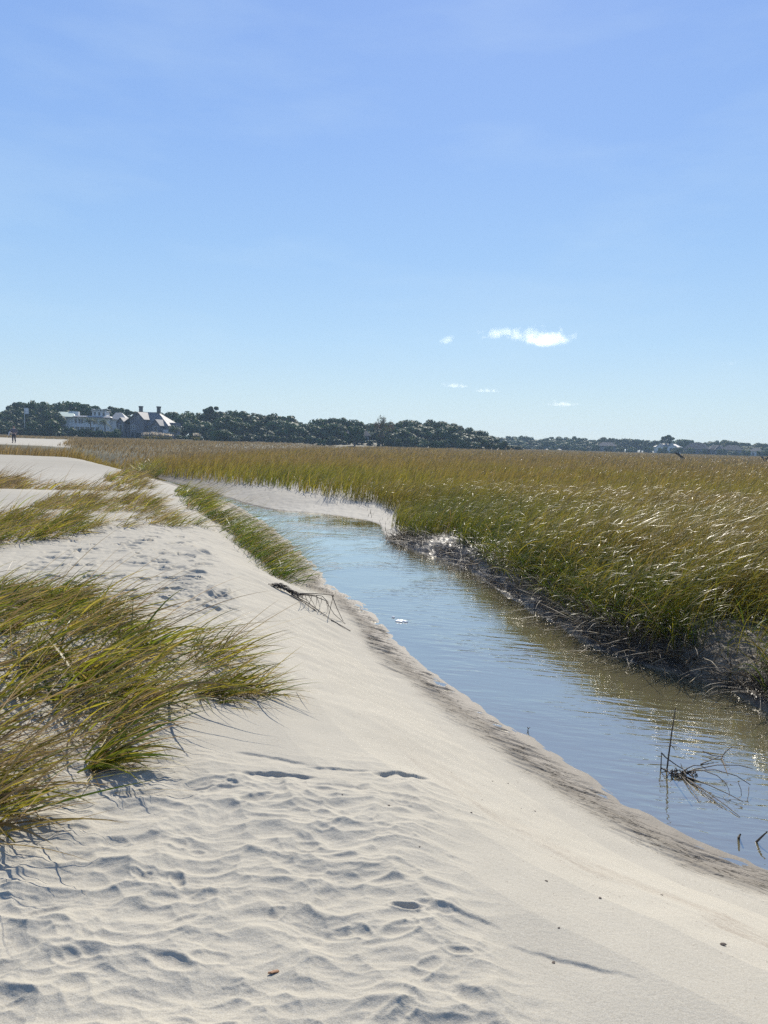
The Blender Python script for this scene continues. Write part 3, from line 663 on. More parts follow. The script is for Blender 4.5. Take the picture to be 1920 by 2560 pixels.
clump('dune_grass_clump', 'brown tinged grass clump cut by the left edge of the picture below the large bed', dp((-190, 1740), (-70, 1715), (10, 1735), (10, 1790), (-30, 1850), (-150, 1880)), 0.68, 19, 18, 0.48, 55, 0.52, 305, wd=0.009, stalks=0.2)
clump('dune_grass_clump', 'upper right spray of dune grass with long curved tips over the trampled sand', dp((400, 1400), (450, 1380), (500, 1405), (470, 1440), (420, 1455)), 0.72, 10, 16, 0.44, 58, 0.44, 306, wd=0.0085, stalks=0.22)
# belts on the sand further back
clump('dune_grass_clump', 'thick green grass belt at the left edge just behind the trampled flat sand', dp((-220, 1180), (-120, 1140), (60, 1118), (160, 1125), (190, 1150), (60, 1168), (-120, 1185)), 0.75, 90, 22, 0.58, 52, 0.38, 307, wd=0.013, seg=6, stalks=0.25)
clump('dune_grass_clump', 'thin strip of green grass on sand between the trampled flat and the creek tussock', dp((190, 1128), (330, 1118), (430, 1122), (440, 1132), (300, 1146), (190, 1150)), 0.72, 30, 16, 0.44, 56, 0.42, 308, wd=0.010, seg=6, stalks=0.42)
clump('dune_grass_clump', 'golden green grass belt across the middle of the receding sand mounds', dp((60, 1082), (180, 1070), (330, 1072), (350, 1086), (220, 1096), (80, 1094)), 0.85, 60, 20, 0.50, 52, 0.50, 309, wd=0.014, seg=6, stalks=0.42)
clump('dune_grass_clump', 'ragged olive grass on the bank by the narrow bend of the creek', dp((382, 1064), (425, 1070), (475, 1098), (470, 1116), (440, 1122), (385, 1096)), 0.62, 60, 15, 0.66, 52, 0.22, 310, wd=0.013, seg=6, stalks=0.2)
clump('grass_tussock', 'dark green tussock overhanging the left edge of the creek with drooping stems', dp((440, 1128), (500, 1128), (560, 1165), (605, 1195), (628, 1215), (600, 1222), (540, 1190), (490, 1160)), 0.45, 78, 18, 0.76, 60, 0.04, 311, cat='grass tussock', wd=0.0095, seg=7, stalks=0.28, spread=0.12, azs=0.7, flat=0.22)
clump('dune_grass_clump', 'thin line of olive grass on the sand behind the golden green belt', dp((-40, 1058), (120, 1052), (260, 1048), (270, 1054), (120, 1060), (-40, 1066)), 0.80, 50, 12, 0.55, 50, 0.55, 316, wd=0.018, seg=5, stalks=0.45, spread=0.15)
clump('dune_grass_clump', 'thin line of yellow grass between the golden green belt and the thick green belt', dp((60, 1104), (250, 1098), (360, 1100), (360, 1106), (200, 1112), (60, 1112)), 0.78, 34, 12, 0.45, 54, 0.48, 317, wd=0.012, seg=6, stalks=0.4, spread=0.12)
clump('dune_grass_clump', 'small orange brown grass patch at the left edge on a far sand mound', dp((-160, 1040), (-60, 1024), (40, 1022), (50, 1034), (-40, 1046)), 0.95, 50, 22, 0.65, 46, 0.72, 312, wd=0.026, seg=5)
clump('dune_grass_clump', 'sparse olive grass at the right end of the farthest sand mound', dp((215, 1024), (265, 1010), (300, 1016), (330, 1040), (300, 1052), (240, 1040)), 0.80, 46, 14, 0.6, 50, 0.52, 313, wd=0.024, seg=5, stalks=0.3)
clump('grass_tussock', 'dark round tussock standing over the small far pool of the creek', dp((292, 1010), (312, 1003), (335, 1005), (340, 1012), (318, 1018), (298, 1017)), 0.45, 40, 34, 1.0, 26, 0.22, 314, cat='grass tussock', wd=0.028, seg=5, azs=1.5)

# ---------------------------------------------------------------- trees
def crown_mesh(kind, seed):
    g = np.random.default_rng(seed); lobes = []
    if kind == 'oak':
        for i in range(22):
            a, q = g.uniform(0, 6.28), math.sqrt(g.random()) * 4.3
            zc = 6.6 - 0.17 * q * q + g.uniform(-2.6, 0.5); lobes.append((q * math.cos(a), q * math.sin(a), max(zc, 1.5), g.uniform(1.0, 2.0), 0.85))
        n, s0, s1 = 3800, 0.22, 0.62
    elif kind == 'pine':
        for i in range(15):
            a, q = g.uniform(0, 6.28), math.sqrt(g.random()) * 3.4
            zc = 11.2 - 0.14 * q * q + g.uniform(-3.6, 0.4); lobes.append((q * math.cos(a), q * math.sin(a), zc, g.uniform(0.8, 1.5), 0.6))
        n, s0, s1 = 2400, 0.2, 0.55
    elif kind == 'shrub':
        for i in range(12):
            a, q = g.uniform(0, 6.28), math.sqrt(g.random()) * 2.1
            lobes.append((q * math.cos(a), q * math.sin(a), g.uniform(0.5, 2.3) - 0.12 * q * q, g.uniform(0.6, 1.1), 0.9))
        n, s0, s1 = 1900, 0.14, 0.36
    else:                                                            # thin russet crown, nearly bare
        for i in range(16):
            a, q = g.uniform(0, 6.28), math.sqrt(g.random()) * 2.6
            lobes.append((q * math.cos(a), q * math.sin(a), g.uniform(2.5, 8.2) - 0.35 * q * q, g.uniform(0.5, 1.0), 1.6))
        n, s0, s1 = 1500, 0.07, 0.22
    lb = np.array(lobes); i = g.integers(0, len(lb), n)
    d = g.normal(size=(n, 3)); d /= np.linalg.norm(d, axis=1)[:, None]
    c = lb[i, :3] + d * lb[i, 3:4] * (g.uniform(0.5, 1.08, n) ** 0.6)[:, None] * np.stack([np.ones(n), np.ones(n), lb[i, 4]], -1)
    c[:, 2] = np.maximum(c[:, 2], 0.15)
    nr = d + g.normal(0, 0.42, (n, 3)) + np.array([0, 0, 0.25]); nr /= np.linalg.norm(nr, axis=1)[:, None]
    u = np.cross(nr, g.normal(size=(n, 3))); u /= np.linalg.norm(u, axis=1)[:, None] + 1e-9; v = np.cross(nr, u)
    s = g.uniform(s0, s1, n)[:, None]; s2 = s * g.uniform(0.5, 1.1, n)[:, None]
    V = np.stack([c - u * s, c + v * s2 * 0.6, c + u * s, c - v * s2], 1).reshape(-1, 3)
    Q = np.arange(4 * n).reshape(-1, 4)
    tone = np.clip(g.normal(0.42, 0.16, n) + g.normal(0, 0.14, len(lb))[i] + (0.55 if kind == 'bare' else 0), 0, 1)
    C = np.stack([np.zeros(n), g.random(n), tone, np.ones(n)], -1); C = np.repeat(C, 4, 0)
    return mesh_np('crown', V, Q, C)
def trunk_mesh(kind, seed):
    g = random.Random(seed); m = MB()
    h, r = {'oak': (5.2, 0.42), 'pine': (10.4, 0.24), 'shrub': (1.4, 0.10), 'bare': (6.8, 0.22)}[kind]
    m.tube([(0, 0, -0.6), (g.uniform(-.15, .15), 0, h * .3), (g.uniform(-.3, .3), g.uniform(-.2, .2), h * .65), (g.uniform(-.3, .3), 0, h)], [r * 1.25, r, r * .75, r * .3], 7)
    for k in range(6):
        a = g.uniform(0, 6.28); z0 = h * g.uniform(.3 if kind != 'pine' else .62, .8); l = {'oak': 3.4, 'pine': 2.2, 'shrub': 1.2, 'bare': 1.8}[kind] * g.uniform(.6, 1)
        m.tube([(0, 0, z0), (math.cos(a) * l * .5, math.sin(a) * l * .5, z0 + l * .35), (math.cos(a) * l, math.sin(a) * l, z0 + l * .55)], [r * .45, r * .3, r * .1], 5)
    return m.mesh('trunk', True)
M_leaf = leafy('tree_leaves', [(0.0, (0.016, 0.036, 0.010)), (0.5, (0.032, 0.068, 0.014)), (0.85, (0.060, 0.094, 0.022)), (1.0, (0.12, 0.065, 0.038))], 0.30, 0.6, 0.15, vary=0.28)
nt = M_leaf.node_tree                                                 # every tree a little different in colour
oi = N(nt, 'ShaderNodeObjectInfo'); hs = N(nt, 'ShaderNodeHueSaturation')
pb = nt.nodes['Principled BSDF']; src = pb.inputs['Base Color'].links[0].from_socket
nt.links.new(src, hs.inputs['Color']); nt.links.new(maprange(nt, oi.outputs['Random'], 0, 1, 0.47, 0.53), hs.inputs['Hue']); nt.links.new(maprange(nt, oi.outputs['Random'], 0, 1, 0.7, 1.35), hs.inputs['Value'])
nt.links.new(hs.outputs[0], pb.inputs['Base Color'])
TREES = {}
for kd, nv in (('oak', 5), ('pine', 3), ('shrub', 4), ('bare', 1)):
    TREES[kd] = []
    for v in range(nv):
        cm, tm = crown_mesh(kd, 500 + v * 7 + len(kd)), trunk_mesh(kd, 60 + v)
        cm.materials.append(M_leaf); tm.materials.append(M_bark)
        co = np.array([p.co for p in cm.vertices]); TREES[kd].append((cm, tm, float(np.percentile(co[:, 2], 99.7)), float(np.percentile(np.abs(co[:, 0]), 98)) * 2))
tr = random.Random(9)
NAME = {'oak': 'oak_tree', 'pine': 'pine_tree', 'shrub': 'shrub', 'bare': 'bare_tree'}
def tree(kind, px, topy, dist, width, label, group=None, v=None, z=None):
    X, Y, zt = far(px, topy, dist); zg = float(ground_z(X, Y)[0]) if z is None else z
    cm, tm, h, w = TREES[kind][tr.randrange(len(TREES[kind])) if v is None else v]
    t = empty(NAME[kind], (X, Y, zg), tr.uniform(0, 6.28)); sc = max(zt - zg, 0.6) / h
    t.scale = (width / w, width / w, sc)
    link('crown' if kind != 'shrub' else 'foliage', cm, None, t)
    link('trunk' if kind != 'shrub' else 'stem', tm, None, t)
    return tag(t, label, 'shrub' if kind == 'shrub' else 'tree', group)
SIL = np.array([(-60, 1030), (10, 1031), (25, 1009), (40, 1004), (75, 1003), (110, 1009), (155, 1007), (180, 1003), (200, 1010), (220, 1008), (240, 1019), (262, 1018), (290, 1018), (310, 1023), (335, 1030), (380, 1042),
                (410, 1033), (440, 1028), (470, 1030), (500, 1034), (560, 1031), (600, 1031), (640, 1034), (678, 1037), (714, 1039), (750, 1053), (772, 1060), (790, 1049), (821, 1043), (839, 1052), (870, 1047), (901, 1053),
                (924, 1063), (946, 1060), (990, 1057), (1017, 1051), (1062, 1052), (1098, 1051), (1142, 1056), (1169, 1069), (1196, 1075), (1213, 1082), (1240, 1092), (1260, 1105)])
SIL2 = np.array([(1150, 1092), (1207, 1092), (1247, 1093), (1269, 1090), (1309, 1091), (1349, 1100), (1385, 1092), (1434, 1092), (1470, 1100), (1508, 1095), (1537, 1095), (1559, 1098), (1604, 1097), (1644, 1100), (1679, 1102), (1706, 1100), (1760, 1104),
                 (1804, 1100), (1840, 1102), (1867, 1109), (1893, 1106), (1918, 1112), (1990, 1112)])
def base_y(px): return 1084 + 0.028 * px
SEG = [(-99, 145, 'tall umbrella crowned pine in the grove left of the white porch house', 'dark rounded tree in the grove left of the white porch house', 'shrub under the tall grove left of the white porch house'),
       (145, 300, 'dark pine rising above the roofs of the white porch house', 'dark tree standing behind the white porch house', 'shrub in the garden in front of the white porch house'),
       (300, 450, 'dark pine behind the chimneys of the grey gabled house', 'dark tree close behind the grey gabled house', 'low shrub beside the grey gabled house'),
       (450, 560, 'pine in the wood just right of the grey gabled house', 'dense dark oak in the wood just right of the grey gabled house', 'shrub at the foot of the wood just right of the grey gabled house'),
       (560, 770, 'pine in the long level wood left of the small roof among trees', 'dense dark oak in the long level wood left of the small roof among trees', 'shrub at the marsh edge of the long level wood left of the small roof'),
       (770, 935, 'pine among the oaks around the small grey roof', 'dark oak spreading around the small grey roof among the trees', 'shrub below the oaks around the small grey roof'),
       (935, 1270, 'pine in the domed wood right of the russet tree', 'dark oak in the domed wood right of the russet tree', 'pale green shrub along the foot of the domed wood'),
       (1150, 1470, 'hazy far pine left of the white roofed house', 'hazy blue green oak in the low far wood left of the white roofed house', 'hazy shrub at the far marsh edge left of the white roofed house'),
       (1470, 1620, 'hazy far pine behind the white roofed house', 'hazy far oak around the white roofed house', 'hazy far shrub before the white roofed house'),
       (1620, 2100, 'hazy far pine over the hipped roofs right of the white roofed house', 'hazy far oak around the hipped roofs right of the white roofed house', 'hazy far shrub before the hipped roofs at the right')]
def seg_tree(kind, px, topy, dist, width):
    for a, b, p, o, s in (SEG[:7] if dist < 350 else SEG[7:]):
        if a <= px < b:
            lab = {'pine': p, 'oak': o, 'shrub': s}[kind]
            return tree(kind, px, topy, dist, width, lab, lab.replace('shrub', 'shrubs', 1).replace('oak', 'oaks', 1).replace('pine', 'pines', 1).replace(' tree ', ' trees ', 1))
px = -40
while px < 1240:                                                      # the top line of the near wood
    k = 'pine' if (px < 150 and tr.random() < .55) or (190 < px < 330 and tr.random() < .7) else 'oak'
    top = float(np.interp(px, SIL[:, 0], SIL[:, 1])); h = base_y(px) - top
    if not (370 < px < 400): seg_tree(k, px, top + tr.uniform(-2, 5), tr.uniform(292, 318), max(4.5, (6.0 if k == 'pine' else 11) * tr.uniform(.8, 1.2) * min(1, h / 60)))
    px += tr.uniform(14, 21)
px = -40
while px < 1245:                                                      # trees in front of it
    top = float(np.interp(px, SIL[:, 0], SIL[:, 1])); b = base_y(px); 
    if not (285 < px < 445 or 140 < px < 290 or 855 < px < 925): seg_tree('oak', px, b - (b - top) * tr.uniform(.60, .86), tr.uniform(272, 290), tr.uniform(7.5, 12) * min(1, (b - top) / 55 + .2))
    px += tr.uniform(19, 28)
px = -30
while px < 1262:                                                      # shrubs along the marsh
    b = base_y(px)
    if not (300 < px < 445): seg_tree('shrub', px, b - tr.uniform(9, 20) * (1.15 if 140 < px < 300 else 1), tr.uniform(257, 267), tr.uniform(3.2, 6.0))
    px += tr.uniform(18, 30)
px = 1235
while px < 1975:                                                      # the far shore at the right
    top = float(np.interp(px, SIL2[:, 0], SIL2[:, 1])); k = 'pine' if tr.random() < .16 else 'oak'
    seg_tree(k, px, top + tr.uniform(-1.5, 4), tr.uniform(540, 580), (6 if k == 'pine' else 11.5) * tr.uniform(.8, 1.25)); px += tr.uniform(10, 15)
px = 1245
while px < 1975:
    b = base_y(px); top = float(np.interp(px, SIL2[:, 0], SIL2[:, 1]))
    if not (1555 < px < 1645 or 1688 < px < 1715 or 1765 < px < 1845): seg_tree('oak', px, b - (b - top) * tr.uniform(.45, .72), tr.uniform(505, 525), tr.uniform(7, 12))
    px += tr.uniform(14, 22)
px = 1240
while px < 1975:
    b = base_y(px); seg_tree('shrub', px, b - tr.uniform(7, 14), tr.uniform(478, 492), tr.uniform(4.5, 8)); px += tr.uniform(26, 44)
tree('oak', 888, 1066, 258, 6.5, 'dark oak whose trunk stands right before the small grey roof', v=2)
# trees that stand out
tree('pine', 528, 1016, 300, 6.0, 'wind bent dark pine rising above the wood right of the grey gabled house', v=1)
tree('bare', 958, 1040, 262, 7.2, 'thin russet tree taller than the oaks beside the small grey roof')
tree('shrub', 558, 1074, 248, 7.6, 'large round dark shrub at the marsh edge right of the grey gabled house', v=0)
tree('pine', 1668, 1088, 500, 8.0, 'tall dark hazy pine standing above the white roofed house', v=0)
tree('shrub', 1462, 1120, 430, 2.8, 'small dark pointed bush alone on the far marsh before the hazy shore', v=1)
tree('shrub', 1290, 1114, 300, 6.5, 'olive brown low bush on the marsh right of the domed wood', v=2)
tree('shrub', 112, 1048, 258, 10.5, 'broad grey green dome shaped shrub left of the white porch house', v=3)
def palm(px, topy, dist, label):
    X, Y, zt = far(px, topy, dist); zg = float(ground_z(X, Y)[0]); h = (zt - zg) * 0.86
    t = empty('palm_tree', (X, Y, zg)); m = MB().tube([(0, 0, -.4), (.05, 0, h * .5), (0, 0, h)], [.24, .2, .17], 8); m.build('trunk', M_bark, t, True)
    n = 900; g = np.random.default_rng(int(px)); f = np.repeat(np.arange(30), 30); fa = g.uniform(0, 6.28, 30)[f]; fe = g.uniform(-0.6, 1.1, 30)[f]; s = np.tile(np.linspace(.05, 1, 30), 30)
    ln = 2.3; el = fe - s * 1.1; c = np.stack([np.cos(fa) * np.cos(fe * .6) * ln * s, np.sin(fa) * np.cos(fe * .6) * ln * s, h + ln * (s * np.sin(fe) - .42 * s * s)], -1)
    V, Q, C = blades(c, np.full(n, .75), fa + np.where(np.arange(n) % 2, .9, -.9) + g.normal(0, .15, n), np.full(n, .1), np.full(n, -.9), np.full(n, .10), 2, g.random(n), np.full(n, .45) + g.normal(0, .1, n), g.uniform(-.5, .5, n))
    link('crown', mesh_np('crown', V, Q, C), M_leaf, t)
    return tag(t, label, 'palm tree')
palm(226, 1046, 262, 'palm tree with a round head before the middle of the white porch house')
palm(262, 1050, 264, 'palm tree at the right end of the white porch house')
palm(437, 1066, 258, 'thin palm at the right corner of the grey gabled house')
def pampas(px, topy, w, label, group):
    X, Y, zt = far(px, topy, 252); zg = float(ground_z(X, Y)[0]); h = max(zt - zg, 1.6); g = np.random.default_rng(int(px) + 3)
    t = empty('pampas_grass', (X, Y, zg)); n = 260; b = np.stack([g.normal(0, .22 * w, n), g.normal(0, .22 * w, n), np.zeros(n)], -1)
    V, Q, C = blades(b, g.uniform(.6, 1.0, n) * h * .8, g.uniform(0, 6.28, n), np.radians(g.uniform(65, 88, n)), np.radians(g.uniform(-40, 40, n)), np.full(n, .05), 5, g.random(n), g.uniform(.3, .6, n), g.uniform(-1, 1, n))
    link('leaves', mesh_np('leaves', V, Q, C), M_grass, t)
    n = 60; b = np.stack([g.normal(0, .3 * w, n), g.normal(0, .3 * w, n), np.full(n, h * .62)], -1)
    V, Q, C = blades(b, np.full(n, h * .38), g.uniform(0, 6.28, n), np.radians(g.uniform(70, 90, n)), np.radians(g.uniform(40, 85, n)), np.full(n, .22), 4, g.random(n), g.uniform(.3, .6, n), g.uniform(-1, 1, n))
    link('plumes', mesh_np('plumes', V, Q, C), M_plume, t)
    tag(t, label, 'pampas grass', group)
M_plume = leafy('pale_plumes', [(0.0, (0.45, 0.38, 0.28)), (1.0, (0.62, 0.55, 0.44))], 0.4, 0.7, 0.2)
for q, (a, b, w) in enumerate(((365, 1080, 1.4), (382, 1079, 1.6), (401, 1081, 1.3), (411, 1083, 1.2), (423, 1084, 1.5), (492, 1082, 1.5))):
    lab = 'pale plumed pampas grass in the row before the grey gabled house' if q < 5 else 'lone pale pampas clump between the grey gabled house and the round shrub'
    pampas(a, b, w, lab, 'pampas grass before the grey gabled house' if q < 5 else None)

# ---------------------------------------------------------------- houses on the wooded shore
M_white = plain('white_boards', (0.62, 0.62, 0.60), 0.6, 0.06, 2)
M_grey = plain('weathered_shingle_wall', (0.15, 0.147, 0.16), 0.8, 0.15, 3)
M_roof = plain('grey_roof_shingles', (0.14, 0.137, 0.14), 0.6, 0.2, 4)
M_metal = plain('pale_metal_roof', (0.25, 0.25, 0.245), 0.55, 0.08, 2)
for m_, s_ in ((M_roof, .15), (M_metal, .25), (M_white, .3), (M_grey, .2)): m_.node_tree.nodes['Principled BSDF'].inputs['Specular IOR Level'].default_value = s_
M_greenroof = plain('pale_green_roof', (0.45, 0.50, 0.40), 0.5, 0.1, 2)
M_glass = plain('dark_window_glass', (0.03, 0.04, 0.05), 0.12, 0.2, 2)
M_dkroof = plain('dark_roof_shingles', (0.06, 0.06, 0.065), 0.9, 0.2, 4); M_dkroof.node_tree.nodes['Principled BSDF'].inputs['Specular IOR Level'].default_value = 0.1
M_brick = plain('dark_chimney_brick', (0.11, 0.105, 0.09), 0.9, 0.2, 3)
M_trim = plain('grey_white_trim', (0.50, 0.50, 0.50), 0.6, 0.08, 2)
def house(name, px, dist, theta, label, z=None):
    d = ray(px, base_y(px)); az = math.atan2(d[0], d[1]); X, Y = dist * math.sin(az), dist * math.cos(az)
    t = empty(name, (X, Y, float(ground_z(X, Y)[0]) if z is None else z), -az - R(theta)); return tag(t, label, 'house')
def window(t, x, y, z, w, h, mat=None, nb=1):
    f = MB().box(x - w / 2 - .1, x + w / 2 + .1, y - .10, y - .003, z - .1, z).box(x - w / 2 - .1, x + w / 2 + .1, y - .10, y - .003, z + h, z + h + .12)
    f.box(x - w / 2 - .1, x - w / 2, y - .10, y - .003, z, z + h).box(x + w / 2, x + w / 2 + .1, y - .10, y - .003, z, z + h)
    wf = f.build('window', M_trim if mat is None else mat, t)
    MB().box(x - w / 2, x + w / 2, y - .04, y - .004, z, z + h).build('pane', M_glass, wf)
def door(t, x, y, z, w, h): MB().box(x - w / 2, x + w / 2, y - .05, y - .003, z, z + h).build('door', M_glass, t)
# grey gabled house with two chimneys: its front looks to the left, its end to the right
g2 = house('gabled_house', 375, 268, 30, 'large grey gabled house with two tall chimneys and steep roofs')
w_ = MB().box(-7.5, 6.6, 0, 9, -0.5, 4.2)
w_.prism([(-6.4, -0.5), (-1.1, -0.5), (-1.1, 6.3), (-3.3, 8.45), (-6.4, 6.25)], -2.0, -0.003)
w_.prism([(-11.2, -0.5), (-8.6, -0.5), (-8.6, 5.1), (-9.9, 6.45), (-11.2, 5.1)], -2.0, 3.2).box(-8.597, -7.503, -0.6, 4, -0.5, 4.4)
w_.prism([(2.5, 1.7), (5.3, 1.7), (5.3, 4.4), (3.9, 6.05), (2.5, 4.4)], -3.0, -0.003)
w_.build('wall', M_grey, g2)
MB().hip(-8.0, 7.2, -0.35, 9.4, 4.2, 8.9, -6.0, 0.6).build('roof', M_roof, g2)
MB().prism([(-3.3, 8.46), (-0.75, 5.95), (-0.75, 6.15), (-3.3, 8.72), (-8.6, 5.05), (-8.6, 4.85)], -2.5, 4.4).build('roof', M_roof, g2)
MB().prism([(-9.9, 6.47), (-8.35, 4.85), (-8.35, 5.05), (-9.9, 6.7), (-11.45, 5.05), (-11.45, 4.85)], -2.4, 3.6).build('roof', M_roof, g2)
MB().prism([(3.9, 6.07), (5.7, 3.95), (5.7, 4.15), (3.9, 6.3), (2.1, 4.15), (2.1, 3.95)], -3.4, 2.2).build('roof', M_roof, g2)
for cx in (-6.1, 0.75):
    c = MB().box(cx - .48, cx + .48, 4.0, 5.0, 7.6, 10.5).build('chimney', M_brick, g2); MB().box(cx - .58, cx + .58, 3.9, 5.1, 10.503, 10.95).build('chimney_cap', M_brick, c)
MB().box(5.2, 8.0, 3.0, 7.0, 3.2, 5.4).build('balcony', M_grey, g2)
MB().box(5.75, 7.7, -1.6, -.01, 1.7, 2.0).box(5.75, 7.7, -1.6, -1.5, 2.0, 2.9).build('porch', M_trim, g2)
for wx in (-5.7, -5.05, -4.4): window(g2, wx, -2.0, 2.6, .42, 1.5)
window(g2, -9.9, -2.0, 2.3, 1.0, 1.9); window(g2, 3.9, -3.0, 2.2, 1.1, 1.7); window(g2, -3.3, -2.0, 6.3, .6, .7); window(g2, -.3, 0, 2.3, .5, 1.6); window(g2, 1.4, 0, 2.3, .5, 1.6); window(g2, 6.0, 0, 2.2, .5, 1.7)
for wx, ww in ((-9.9, 1.7), (-3.0, 2.6), (-5.4, 1.2), (.8, 1.6), (4.4, 3.0)): door(g2, wx, -2.0 if wx < -1 else (0 if wx < 2 else 0), -.2, ww, 1.9)
for k, sx_ in enumerate((2.6, 4.4)):
    zr = 8.9 - (sx_ - .6) * 4.7 / 6.6 + .06; MB().add([(sx_ - .3, 3.2, zr + .25), (sx_ + .3, 3.2, zr - .18), (sx_ + .3, 4.2, zr - .18), (sx_ - .3, 4.2, zr + .25), (sx_ - .3, 3.2, zr + .05), (sx_ + .3, 3.2, zr - .4), (sx_ + .3, 4.2, zr - .4), (sx_ - .3, 4.2, zr + .05)],
        [(0, 1, 2, 3), (7, 6, 5, 4), (0, 4, 5, 1), (1, 5, 6, 2), (2, 6, 7, 3), (3, 7, 4, 0)]).build('skylight', M_metal, g2)
# white house with porches and a railed roof deck
g1 = house('porch_house', 223, 284, 14, 'long white house with columned porches, railed roof deck and pale roofs')
w_ = MB().box(-11, -5.5, 0, 8, -.5, 6.3).box(-5.497, 7.2, -.4, 8, -.5, 6.4).box(.8, 5.6, 1.2, 6, 6.9, 8.6).box(7.203, 12.2, 1, 8, -.5, 5.9); w_.build('wall', M_white, g1)
MB().hip(-11.8, -4.2, -1.6, 8.6, 6.31, 8.1, -11.2, -6.4).build('roof', M_greenroof, g1)
MB().hip(-5.2, 7.9, -1.9, 8.5, 6.42, 6.88, -4.4, 7.2, -.8, 7.6).build('roof', M_metal, g1)
MB().hip(7.0, 12.9, .2, 8.7, 5.91, 8.5, 8.2, 10.2).build('roof', M_metal, g1)
MB().box(-7.6, -4.4, 3, 5, 6.9, 8.35).build('chimney', M_white, g1)
dk = MB().box(.5, 6.0, .8, 6.3, 8.603, 8.75); dk.build('roof_deck', M_white, g1)
rl = MB().box(.5, 6.0, .8, .9, 9.35, 9.45).box(.5, .6, .9, 6.3, 9.35, 9.45).box(5.9, 6.0, .9, 6.3, 9.35, 9.45)
for k in range(12): rl.box(.55 + k * .48, .65 + k * .48, .82, .88, 8.753, 9.347)
rl.build('railing', M_white, g1)
MB().box(-6.2, 4.2, -2.4, -.41, 2.9, 3.2).build('balcony', M_white, g1)
rl = MB().box(-6.2, 4.2, -2.4, -2.3, 4.0, 4.1)
for k in range(22): rl.box(-6.2 + k * .49, -6.08 + k * .49, -2.38, -2.32, 3.203, 3.997)
rl.build('railing', M_white, g1)
for k in range(7): MB().box(-6.1 + k * 1.7, -5.8 + k * 1.7, -2.35, -2.05, -.5, 2.897).build('column', M_white, g1)
for k in range(3): MB().box(-11.5 + k * 1.9, -11.25 + k * 1.9, -1.4, -1.15, 3.3, 6.3).build('column', M_white, g1)
MB().box(-11.6, -7.2, -1.5, -.01, 3.0, 3.297).build('porch', M_white, g1)
for wx in (-4.4, -3.1, -2.3, .2, 1.8, 2.6, 5.2): window(g1, wx, -.4, 4.0, .75, 1.7, M_white)
for wx in (-10, -8.2): window(g1, wx, 0, 3.7, .9, 1.9, M_white)
for wx in (-4.8, -3.0, -1.2, .6, 2.4): door(g1, wx, -.4, .1, 1.1, 2.3)
for wx in (1.7, 3.2, 4.7): window(g1, wx, 1.2, 7.1, .7, 1.2, M_white)
window(g1, 9.7, 1, 3.2, 1.2, 1.7, M_white)
# the little roof among the oaks
g3 = house('cottage', 895, 272, -12, 'small cottage whose pale grey roof shows through the dark oaks')
MB().box(-4, 4.2, 0, 6, -.5, 2.4).build('wall', M_grey, g3); MB().hip(-4.6, 4.8, -.7, 6.7, 2.41, 4.6, -2.8, 3.4).build('roof', M_dkroof, g3); MB().box(1.4, 2.0, 2.2, 2.9, 4.0, 5.4).build('chimney', M_brick, g3)
for wx in (-2.6, -.6, 1.4, 3.2): window(g3, wx, 0, .6, .9, 1.2)
# houses on the far right shore
def far_house(name, px, wid, wall_h, top, mroof, mwall, theta, label, gables=(), dist=496):
    t = house(name, px, dist, theta, label); a = wid / 2
    MB().box(-a, a, 0, 9, -.5, wall_h).build('wall', mwall, t); MB().hip(-a - .7, a + .7, -.8, 9.8, wall_h + .005, top, -a * .55, a * .55).build('roof', mroof, t)
    for gx, gw, gt in gables:
        MB().prism([(gx - gw, wall_h - 3.2), (gx + gw, wall_h - 3.2), (gx + gw, wall_h), (gx, gt - .2), (gx - gw, wall_h)], -2.0, -.003).build('gable', mwall, t)
        MB().prism([(gx, gt - .18), (gx + gw + .5, wall_h - .5), (gx + gw + .5, wall_h - .3), (gx, gt + .05), (gx - gw - .5, wall_h - .3), (gx - gw - .5, wall_h - .5)], -2.5, 4).build('roof', mroof, t)
        window(t, gx, -2.0, wall_h - 2.4, gw * .8, 1.8)
    k = -a + 1.4
    while k < a - 1:
        if not any(abs(k - gx) < gw + .7 for gx, gw, gt in gables): window(t, k, 0, wall_h - 2.6, 1.1, 1.7); window(t, k, 0, .6, 1.2, 1.6)
        k += 2.3
    return t
far_house('white_roofed_house', 1667, 15, 4.6, 6.6, M_metal, M_white, 8, 'bright white roofed house with two gables on the far hazy shore', ((-4.2, 2.0, 6.9), (2.6, 2.0, 6.9)))
far_house('hip_roofed_house', 1738, 13, 3.8, 7.6, M_dkroof, M_grey, 12, 'grey house with one high hipped roof just right of the white roofed house')
far_house('hip_roofed_house', 1794, 8.5, 3.9, 6.7, M_dkroof, M_grey, -10, 'smaller left house of the two hip roofed houses near the right edge', ((0, 1.8, 6.4),))
far_house('hip_roofed_house', 1826, 9.5, 3.9, 6.9, M_dkroof, M_grey, 10, 'right house of the two hip roofed houses near the right edge, with pale posts')
far_house('low_roofed_house', 1517, 11, 4.2, 6.6, M_dkroof, M_grey, 0, 'dark wide house half hidden by hazy trees left of the white roofed house')
far_house('porch_cottage', 1890, 6, 3.6, 5.4, M_dkroof, M_white, 0, 'small pale porch cottage among hazy trees at the right edge')
